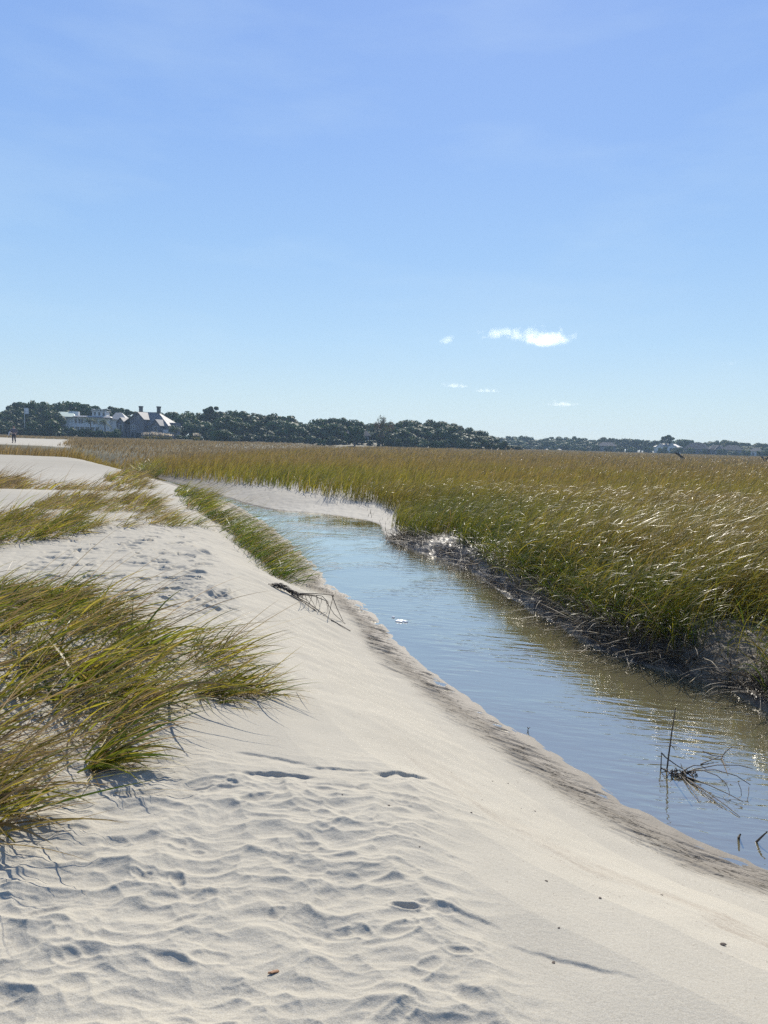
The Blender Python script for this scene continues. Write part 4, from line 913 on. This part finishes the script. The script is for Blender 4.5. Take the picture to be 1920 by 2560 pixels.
# flagpole in the grove
X, Y, zt = far(61, 1019, 262); zg = float(ground_z(X, Y)[0])
fp = empty('flagpole', (X, Y, zg)); MB().tube([(0, 0, -.3), (0, 0, zt - zg)], [.09, .06], 8).build('pole', M_white, fp)
fl = MB()
for k in range(6):
    x0, x1 = .06 + k * .2, .06 + (k + 1) * .2; y0, y1 = .12 * math.sin(k * 1.2), .12 * math.sin(k * 1.2 + 1.2); zb = zt - zg - 1.9
    fl.add([(x0, y0, zb), (x1, y1, zb - .05), (x1, y1, zb + 1.8), (x0, y0, zb + 1.8), (x0, y0 + .02, zb), (x1, y1 + .02, zb - .05), (x1, y1 + .02, zb + 1.8), (x0, y0 + .02, zb + 1.8)],
           [(0, 1, 2, 3), (7, 6, 5, 4), (0, 4, 5, 1), (3, 2, 6, 7)])
fl.build('flag', M_white, fp)
tag(fp, 'white flagpole with a pale flag before the dark grove at the left', 'flagpole')

# ---------------------------------------------------------------- person on the sand
def skin(name, pts, edges, mat, parent, root=0, lvl=2):
    me = bpy.data.meshes.new(name); me.from_pydata([p[:3] for p in pts], edges, []); o = link(name, me, mat, parent)
    sk = o.modifiers.new('skin', 'SKIN'); sk.use_smooth_shade = True
    for i, p in enumerate(pts):
        r = p[3]; me.skin_vertices[0].data[i].radius = r if isinstance(r, tuple) else (r, r)
    me.skin_vertices[0].data[root].use_root = True
    sb = o.modifiers.new('sub', 'SUBSURF'); sb.levels = lvl; sb.render_levels = lvl
    return o
def person():
    X, Y = at(35, 1108, 1.15); z = float(ground_z(X, Y)[0]); X, Y, z = X, Y, z
    t = empty('person', (X, Y, z), math.atan2(-X, Y) * -1 * 0 + 0.15)
    M_skin = plain('skin', (0.42, 0.27, 0.20), 0.55, 0.1, 8); M_dark = plain('dark_cloth', (0.035, 0.037, 0.05), 0.85, 0.3, 8)
    M_shirt = plain('patterned_cloth', (0.10, 0.10, 0.13), 0.85, 0.75, 9); M_hair = plain('brown_hair', (0.05, 0.035, 0.025), 0.6, 0.3, 20); M_bag = plain('pale_grey_cloth', (0.42, 0.42, 0.46), 0.8, 0.1, 5)
    M_eye = plain('dark_eye', (0.02, 0.015, 0.012), 0.3, 0.1, 5)
    P = [(0, 0, .96, (.15, .11)), (0, .01, 1.12, (.13, .095)), (0, .02, 1.30, (.16, .105)), (0, .02, 1.42, (.13, .085)), (0, .0, 1.50, .055), (0, -.01, 1.56, (.06, .065)), (0, -.015, 1.63, (.078, .092)), (0, -.01, 1.71, (.066, .075))]
    E = [(i, i + 1) for i in range(7)]
    def chain(start, pts):
        last = start
        for p in pts: P.append(p); E.append((last, len(P) - 1)); last = len(P) - 1
        return last
    for s in (-1, 1):
        chain(0, [(s * .10, 0, .88, .088), (s * .11, -.01 - .04 * (s > 0), .50, .058), (s * .12, .02, .28, .05), (s * .12, .03, .09, .036), (s * .13, -.05, .05, .036), (s * .135, -.15, .035, .028)])
        el = (s * .30, .03, 1.12); wr = (s * .20, -.20, 1.02) if s < 0 else (s * .24, -.16, .92)
        h = chain(3, [(s * .19, .02, 1.40, .058), (s * .25, .03, 1.28, .047), (*el, .038), ((el[0] + wr[0]) / 2, (el[1] + wr[1]) / 2, (el[2] + wr[2]) / 2, .036), (*wr, .026), (wr[0], wr[1] - .05, wr[2] - .03, (.036, .018))])
        for f in range(4):
            x0 = wr[0] + (f - 1.5) * .018; L = (.075, .085, .08, .06)[f]
            chain(h, [(x0, wr[1] - .085, wr[2] - .05, .009), (x0, wr[1] - .085 - L * .35, wr[2] - .05 - L * .3, .0085), (x0, wr[1] - .085 - L * .4, wr[2] - .05 - L * .75, .007)])
        chain(h, [(wr[0] - s * .035, wr[1] - .05, wr[2] - .035, .010), (wr[0] - s * .05, wr[1] - .085, wr[2] - .05, .008)])
    chain(6, [(0, -.112, 1.625, .013)])                              # nose
    for s in (-1, 1): chain(6, [(s * .085, .0, 1.63, .014)])         # ears
    body = skin('body', P, E, M_skin, t)
    for s in (-1, 1): MB().tube([(s * .032, -.098, 1.652), (s * .032, -.108, 1.652)], [.011, .008], 8).build('eye', M_eye, body)
    MB().tube([(-.025, -.1, 1.585), (0, -.107, 1.582), (.025, -.1, 1.585)], [.004, .006, .004], 6).build('mouth', M_eye, body)
    skin('hair', [(0, .02, 1.66, (.088, .09)), (0, .01, 1.73, (.078, .085)), (0, .05, 1.60, (.075, .06))], [(0, 1), (0, 2)], M_hair, t)
    J = [(0, 0, .98, (.17, .13)), (0, .01, 1.14, (.16, .12)), (0, .02, 1.30, (.185, .125)), (0, .02, 1.43, (.14, .10)), (0, .01, 1.49, .07)]; EJ = [(0, 1), (1, 2), (2, 3), (3, 4)]
    for s in (-1, 1):
        el = (s * .30, .03, 1.12); n = len(J); J += [(s * .20, .02, 1.40, .075), (s * .255, .03, 1.27, .062), (*el, .052)]; EJ += [(3, n), (n, n + 1), (n + 1, n + 2)]
    skin('jacket', J, EJ, M_shirt, t)
    T = [(0, 0, 1.0, (.165, .125)), (0, 0, .92, (.16, .12))]; ET = [(0, 1)]
    for s in (-1, 1):
        n = len(T); T += [(s * .10, 0, .84, .105), (s * .11, -.01 - .04 * (s > 0), .50, .078), (s * .12, .02, .28, .066), (s * .12, .03, .12, .056)]; ET += [(1, n), (n, n + 1), (n + 1, n + 2), (n + 2, n + 3)]
    skin('trousers', T, ET, M_dark, t)
    for s in (-1, 1): skin('shoe', [(s * .12, .05, .045, .046), (s * .128, -.05, .045, .047), (s * .137, -.17, .035, .036)], [(0, 1), (1, 2)], M_dark, t)
    tag(t, 'person in dark trousers and patterned jacket standing on pale sand before the grove', 'person')
    b = skin('jacket_bundle', [(-.20, -.02, 1.18, (.09, .06)), (-.30, -.10, 1.02, (.10, .07)), (-.33, -.12, .82, (.07, .05)), (-.34, -.1, .68, .03)], [(0, 1), (1, 2), (2, 3)], M_bag, None)
    b.location = (X - .10, Y - .05, z); tag(b, 'pale grey bundle of cloth carried on the arm of the standing person', 'bundle')
person()

# ---------------------------------------------------------------- wreckage of plants in and beside the creek
def sticks(name, parent, paths, r0, r1, mat=None):
    m = MB()
    for p in paths: m.tube(p, [r0 + (r1 - r0) * i / (len(p) - 1) for i in range(len(p))], 6)
    return m.build(name, mat or M_stick, parent, True)
def W(px, py, z=0.0): x, y = at(px, py, z); return Vector((x, y, z))
def creek_reed():
    o = W(1664, 1926); t = empty('dead_reed', o); rr = random.Random(4)
    top = W(1689, 1770, 0); hgt = 0.40
    # upright broken stem
    d = far(1689, 1770, math.hypot(o.x, o.y) + .04); up = Vector(d) - o
    sticks('stem', t, [[(0, 0, -.15), tuple(up * .3 + Vector((.004, 0, 0))), tuple(up * .65), tuple(up)]], .007, .0035)
    sticks('bent_leaf', t, [[tuple(up * .42), (up.x * .42 + .03, .02, up.z * .36), (up.x * .42 + .05, .03, up.z * .30)]], .003, .0015)
    sticks('side_stem', t, [[(-.035, 0, -.05), (-.035, .0, .05), (-.03, .02, .12)], [(-.03, .02, .12), (0, .01, .09), (.07, -.01, .045), (.13, -.02, .012)], [(-.035, 0, .02), (0, -.015, .0), (.03, -.02, -.02)]], .005, .003)
    hub = W(1700, 1937) - o
    m = MB()
    for k in range(46):
        a = rr.uniform(0, 6.28); q = rr.uniform(.005, .05); c = hub + Vector((rr.gauss(0, .045), rr.gauss(0, .02), rr.uniform(-.01, .03)))
        m.tube([c, c + Vector((math.cos(a) * q, math.sin(a) * q, rr.uniform(-.02, .03))), c + Vector((math.cos(a) * q * 2, math.sin(a) * q * 1.6, rr.uniform(-.03, .02)))], [.005, .004, .002], 5)
    m.build('root_clump', M_stick, t, True)
    tips = [((1882, 1922), .035, .05), ((1766, 1924), .045, .05), ((1876, 1962), .055, .07), ((1815, 1958), .075, .06), ((1858, 2005), .02, .015), ((1850, 2042), .004, .012), ((1750, 2005), .004, .012), ((1806, 2020), .003, .012)]
    for (px, py), zt, bow in tips:
        e = W(px, py, zt) - o; mid = hub * .5 + e * .5 + Vector((0, 0, bow)); q = hub * .8 + e * .2 + Vector((0, 0, bow * .65)); q3 = hub * .2 + e * .8 + Vector((0, 0, bow * .7))
        sticks('side_stem', t, [[hub, q, mid, q3, e]], .0045, .0022)
    for a, b in (((1846, 1958), (1854, 1995)), ((1812, 1955), (1826, 1995)), ((1872, 1967), (1866, 2010))):
        p = W(*a, .05) - o; q = W(*b, -.01) - o; sticks('bent_leaf', t, [[p, (p + q) / 2 + Vector((.006, 0, .008)), q]], .0025, .0015)
    tag(t, 'dead brown reed with one upright stem and fanned branches lying in the creek', 'dead reed')
creek_reed()
def twig(name, label, pts, r, cat='twig', group=None):
    o = W(*pts[0][0][:2]); t = empty(name, o)
    for p in pts: sticks('stem', t, [[W(x, y, z) - o for x, y, z in p]], r, r * .5)
    tag(t, label, cat, group)
twig('drift_twig', 'small dark forked twig floating beyond the dead reed in the creek', [[(1757, 1878, .02), (1780, 1888, .015), (1812, 1893, .01)], [(1752, 1910, .004), (1775, 1901, .012), (1797, 1892, .02)], [(1805, 1892, .02), (1815, 1878, .05), (1831, 1866, .09)], [(1803, 1890, .01), (1812, 1915, .004), (1820, 1938, .002)]], .0045)
twig('broken_stick', 'thick broken stick poking out of the water at the lower right edge', [[(1884, 2112, -.03), (1898, 2098, .03), (1918, 2079, .09)]], .008, 'stick')
twig('wooden_stub', 'short dark stub standing in shallow water left of the broken stick', [[(1845, 2100, -.03), (1848, 2090, .02), (1851, 2086, .05)]], .009, 'stub')
twig('sprout', 'tiny curved dark sprout standing alone in the water near the sandy shore', [[(1318, 1828, -.02), (1321, 1822, .02), (1325, 1818, .05)], [(1321, 1822, .01), (1318, 1818, .03)]], .004, 'sprout')
def washed_reed():
    o0 = W(690, 1468, .50); t = empty('uprooted_reed', (o0.x, o0.y, float(ground_z(o0.x, o0.y)[0]))); o = Vector(t.location); rr = random.Random(12)
    def G(px, py, up=0.0, zz=.3):
        x, y = at(px, py, zz)
        for _ in range(6):
            zg = float(ground_z(x, y)[0]); x, y = at(px, py, zg + up)
        return Vector((x, y, float(ground_z(x, y)[0]) + up)) - o
    m = MB(); a0, a1 = G(678, 1459, .02), G(732, 1485, .03)
    for k in range(90):
        f = rr.random(); c = a0.lerp(a1, f) + Vector((rr.gauss(0, .02), rr.gauss(0, .02), rr.uniform(0, .05 * math.sin(f * 3)))); d = (a1 - a0).normalized() * rr.uniform(.05, .16) + Vector((rr.gauss(0, .03), rr.gauss(0, .03), rr.uniform(-.01, .03)))
        m.tube([c, c + d * .5 + Vector((0, 0, .01)), c + d], [.006, .005, .002], 5)
    m.build('root_clump', M_stick, t, True)
    sticks('side_stem', t, [[G(728, 1486, .02), G(775, 1510, .01), G(828, 1549, .01)], [G(726, 1488, .02), G(760, 1506, .015), G(792, 1529, .008)], [G(828, 1549, .008), G(850, 1562, .008), G(876, 1577, .006)]], .007, .004)
    arch = [[(735, 1484, .03), (770, 1486, .16), (805, 1490, .22), (820, 1505, .12), (823, 1534, .0)], [(735, 1485, .03), (785, 1490, .17), (815, 1502, .17), (835, 1535, .05), (864, 1560, .0)],
            [(738, 1483, .04), (790, 1484, .24), (834, 1488, .30), (828, 1510, .14), (824, 1531, .0)], [(830, 1489, .28), (842, 1520, .14), (858, 1553, .0)], [(736, 1486, .02), (768, 1500, .05), (790, 1528, .0)]]
    for a in arch: sticks('side_stem', t, [[G(px, py, up, .3) for px, py, up in a]], .006, .003)
    for a, b in (((792, 1488), (788, 1520)), ((790, 1488), (800, 1522)), ((757, 1487), (752, 1506)), ((770, 1487), (790, 1523)), ((762, 1488), (766, 1505)), ((803, 1494), (801, 1512)), ((815, 1500), (818, 1530)), ((780, 1488), (770, 1512))):
        p = G(*a, .18); q = G(*b, .005); sticks('bent_leaf', t, [[p, (p + q) / 2 + Vector((.01, 0, .0)), q]], .004, .002)
    tag(t, 'uprooted dark reed lying on the sandy slope with arched stems toward the water', 'dead reed')
washed_reed()
def mud_glint(px, py, r, label, seed):  # white lumps: the glint of wet mud humps, put into the colour
    o = W(px, py, .004); bm = bmesh.new(); g = random.Random(seed)
    for k in range(16):
        mt = Matrix.Translation((g.gauss(0, r * .55), g.gauss(0, r * .35), 0)) @ Matrix.Diagonal((g.uniform(.25, .6) * r, g.uniform(.2, .45) * r, .012, 1))
        bmesh.ops.create_icosphere(bm, subdivisions=2, radius=1, matrix=mt)
    me = bpy.data.meshes.new('mud_glint_patch'); bm.to_mesh(me); bm.free(); f = link('mud_glint_patch', me, M_glint); f.location = o
    tag(f, label, 'mud_glint')
M_glint = plain('white_mud_glint', (0.75, 0.75, 0.73), 0.35, 0.15, 60, 0.6)
mud_glint(1004, 1552, .055, 'small mud hump in the creek by the wet sand, glint painted white', 3)
mud_glint(983, 1543, .018, 'tiny mud hump just left of the small one, glint painted white', 5)
# flecks of shell and bark on the smooth sand
pb_me = []
for k in range(3):
    bm = bmesh.new(); bmesh.ops.create_icosphere(bm, subdivisions=2, radius=1); g = random.Random(k)
    for v in bm.verts: v.co *= g.uniform(.75, 1.2); v.co.z *= .45
    me = bpy.data.meshes.new('shell_fleck'); bm.to_mesh(me); bm.free(); me.materials.append(M_bark); pb_me.append(me)
for k, (px, py) in enumerate(((972, 2014), (1049, 2117), (1178, 2032), (1366, 2203), (1397, 2320), (1500, 2246), (1384, 2407), (1205, 1999), (856, 1985), (1231, 1951), (1655, 2235), (1303, 2017), (1337, 2025), (1270, 1956))):
    x, y = at(px, py, .55)
    for _ in range(6): x, y = at(px, py, float(ground_z(x, y)[0]))
    f = link('shell_fleck', pb_me[k % 3]); s = tr.uniform(.003, .0055); f.location = (x, y, float(ground_z(x, y)[0]) + s * .2); f.scale = (s * 1.3, s, s); f.rotation_euler = (0, 0, tr.uniform(0, 3))
    tag(f, 'tiny dark fleck of shell or bark lying on the smooth sand slope', 'shell fleck', 'dark flecks on the smooth sand slope')
f = link('bark_chip', pb_me[1]); x, y = at(1807, 2364, .5)
for _ in range(6): x, y = at(1807, 2364, float(ground_z(x, y)[0]))
f.location = (x, y, float(ground_z(x, y)[0]) + .004); f.scale = (.011, .007, .007); tag(f, 'dark bark chip on sand beside the brown shell band at lower right', 'bark chip')
f = link('dead_leaf', pb_me[2].copy()); f.data.materials[0] = plain('rust_leaf', (.20, .09, .035), .7, .3, 50); x, y = at(683, 2433, .72)
for _ in range(6): x, y = at(683, 2433, float(ground_z(x, y)[0]))
f.location = (x, y, float(ground_z(x, y)[0]) + .004); f.scale = (.019, .006, .006); f.rotation_euler = (0, .1, .5); tag(f, 'small rust coloured dead leaf on the trampled sand at the bottom', 'dead leaf')
# dead wood far out on the marsh
def snag(px, py, dist, paths, label):
    X, Y, z = far(px, py, dist); t = empty('dead_wood', (X, Y, z))
    for p in paths: sticks('branch', t, [p], .16, .06)
    tag(t, label, 'dead wood')
snag(1700, 1142, 150, [[(-1.0, 0, .75), (-.4, 0, .4), (.6, 0, -.4), (1.0, .1, -1.0)], [(-.5, 0, .75), (0, 0, .3), (.9, 0, -.3)], [(.1, 0, -.1), (.5, .1, .15), (.7, 0, .3)]], 'dark fallen dead tree leaning on the far marsh below the hip roofed house')
snag(1912, 1148, 150, [[(-.6, 0, .4), (-.2, 0, .1), (.1, 0, -1.2)], [(.5, 0, .35), (.25, 0, -.1), (.1, 0, -1.2)], [(.1, 0, .0), (.15, 0, .25)]], 'dark forked stump on the marsh at the far right edge')

# ---------------------------------------------------------------- clouds
def cloud(px, py, w_px, h_px, dist, dens, seed, label, group=None, thr=0.45, tilt=0.0):
    X, Y, Z = far(px, py, dist); s = dist / FPX; az = math.atan2(X, Y)
    m, nt, b = new_mat('cloud_vapour'); nt.nodes.remove(b); L = nt.links
    t = N(nt, 'ShaderNodeTexCoord'); P = t.outputs['Object']
    mp = N(nt, 'ShaderNodeMapping'); mp.inputs['Location'].default_value = (seed * 3.1, seed * 1.7, seed); mp.inputs['Scale'].default_value = (w_px / h_px * .9, 1.2, .9); L.new(P, mp.inputs[0])
    nz = ntex(nt, 1.9, 7, 0.60, mp.outputs[0])
    ln = N(nt, 'ShaderNodeVectorMath', operation='LENGTH'); L.new(P, ln.inputs[0])
    sp = N(nt, 'ShaderNodeSeparateXYZ'); L.new(P, sp.inputs[0])
    foot = maprange(nt, sp.outputs['Z'], -0.42, -0.05, -0.30, 0.0)
    fall = math_(nt, 'ADD', maprange(nt, ln.outputs['Value'], 0.10, 1.0, 0.05, -0.40), foot)
    d = maprange(nt, math_(nt, 'ADD', nz, fall), thr, thr + 0.28)
    pv = N(nt, 'ShaderNodeVolumePrincipled'); pv.inputs['Color'].default_value = (1, 1, 1, 1); pv.inputs['Anisotropy'].default_value = 0.55
    L.new(math_(nt, 'MULTIPLY', d, dens), pv.inputs['Density']); L.new(pv.outputs[0], nt.nodes['Material Output'].inputs['Volume'])
    bm = bmesh.new(); bmesh.ops.create_cube(bm, size=2.0); me = bpy.data.meshes.new('cloud'); bm.to_mesh(me); bm.free()
    o = link('cloud', me, m); o.location = (X, Y, Z); o.rotation_euler = (0, tilt, -az); o.scale = (w_px * s / 2, h_px * s * .9, h_px * s / 2)
    return tag(o, label, 'cloud', group)
cloud(1356, 852, 350, 120, 3000, 0.011, 4, 'bright white puffy cloud, the largest in the clear sky', thr=.41)
cloud(1243, 836, 230, 74, 3050, 0.0055, 5, 'thin veil of cloud touching the left end of the bright puffy cloud', thr=.40, tilt=R(-8))
cloud(1118, 854, 84, 56, 3050, 0.005, 7, 'small torn wisp of cloud well left of the bright puffy cloud', thr=.40, tilt=R(-16))
cloud(1140, 966, 130, 30, 3400, 0.012, 11, 'flat thin cloud low over the domed wood, left one of the low pair', thr=.38)
cloud(1218, 978, 120, 28, 3400, 0.012, 13, 'flat thin cloud low over the domed wood, right one of the low pair', thr=.38)
cloud(1405, 1012, 150, 36, 3400, 0.012, 17, 'low flat cloud above the hazy far shore', thr=.38)
cloud(1826, 910, 90, 36, 3300, 0.002, 19, 'faint wisp of cloud near the right side of the sky', thr=.40)
for o in bpy.data.objects:
    if o.name.startswith('cloud'): o['kind'] = 'thing'

# ---------------------------------------------------------------- haze
m, nt, b = new_mat('haze_air'); nt.nodes.remove(b)
pv = N(nt, 'ShaderNodeVolumePrincipled'); pv.inputs['Density'].default_value = 0.00028; pv.inputs['Color'].default_value = (0.55, 0.76, 1.0, 1); pv.inputs['Anisotropy'].default_value = 0.1
nt.links.new(pv.outputs[0], nt.nodes['Material Output'].inputs['Volume'])
hz = MB().box(-700, 900, -60, 900, -2.5, 26).build('haze', m)
tag(hz, 'thin pale air that fades the far shore', 'haze', kind='stuff')
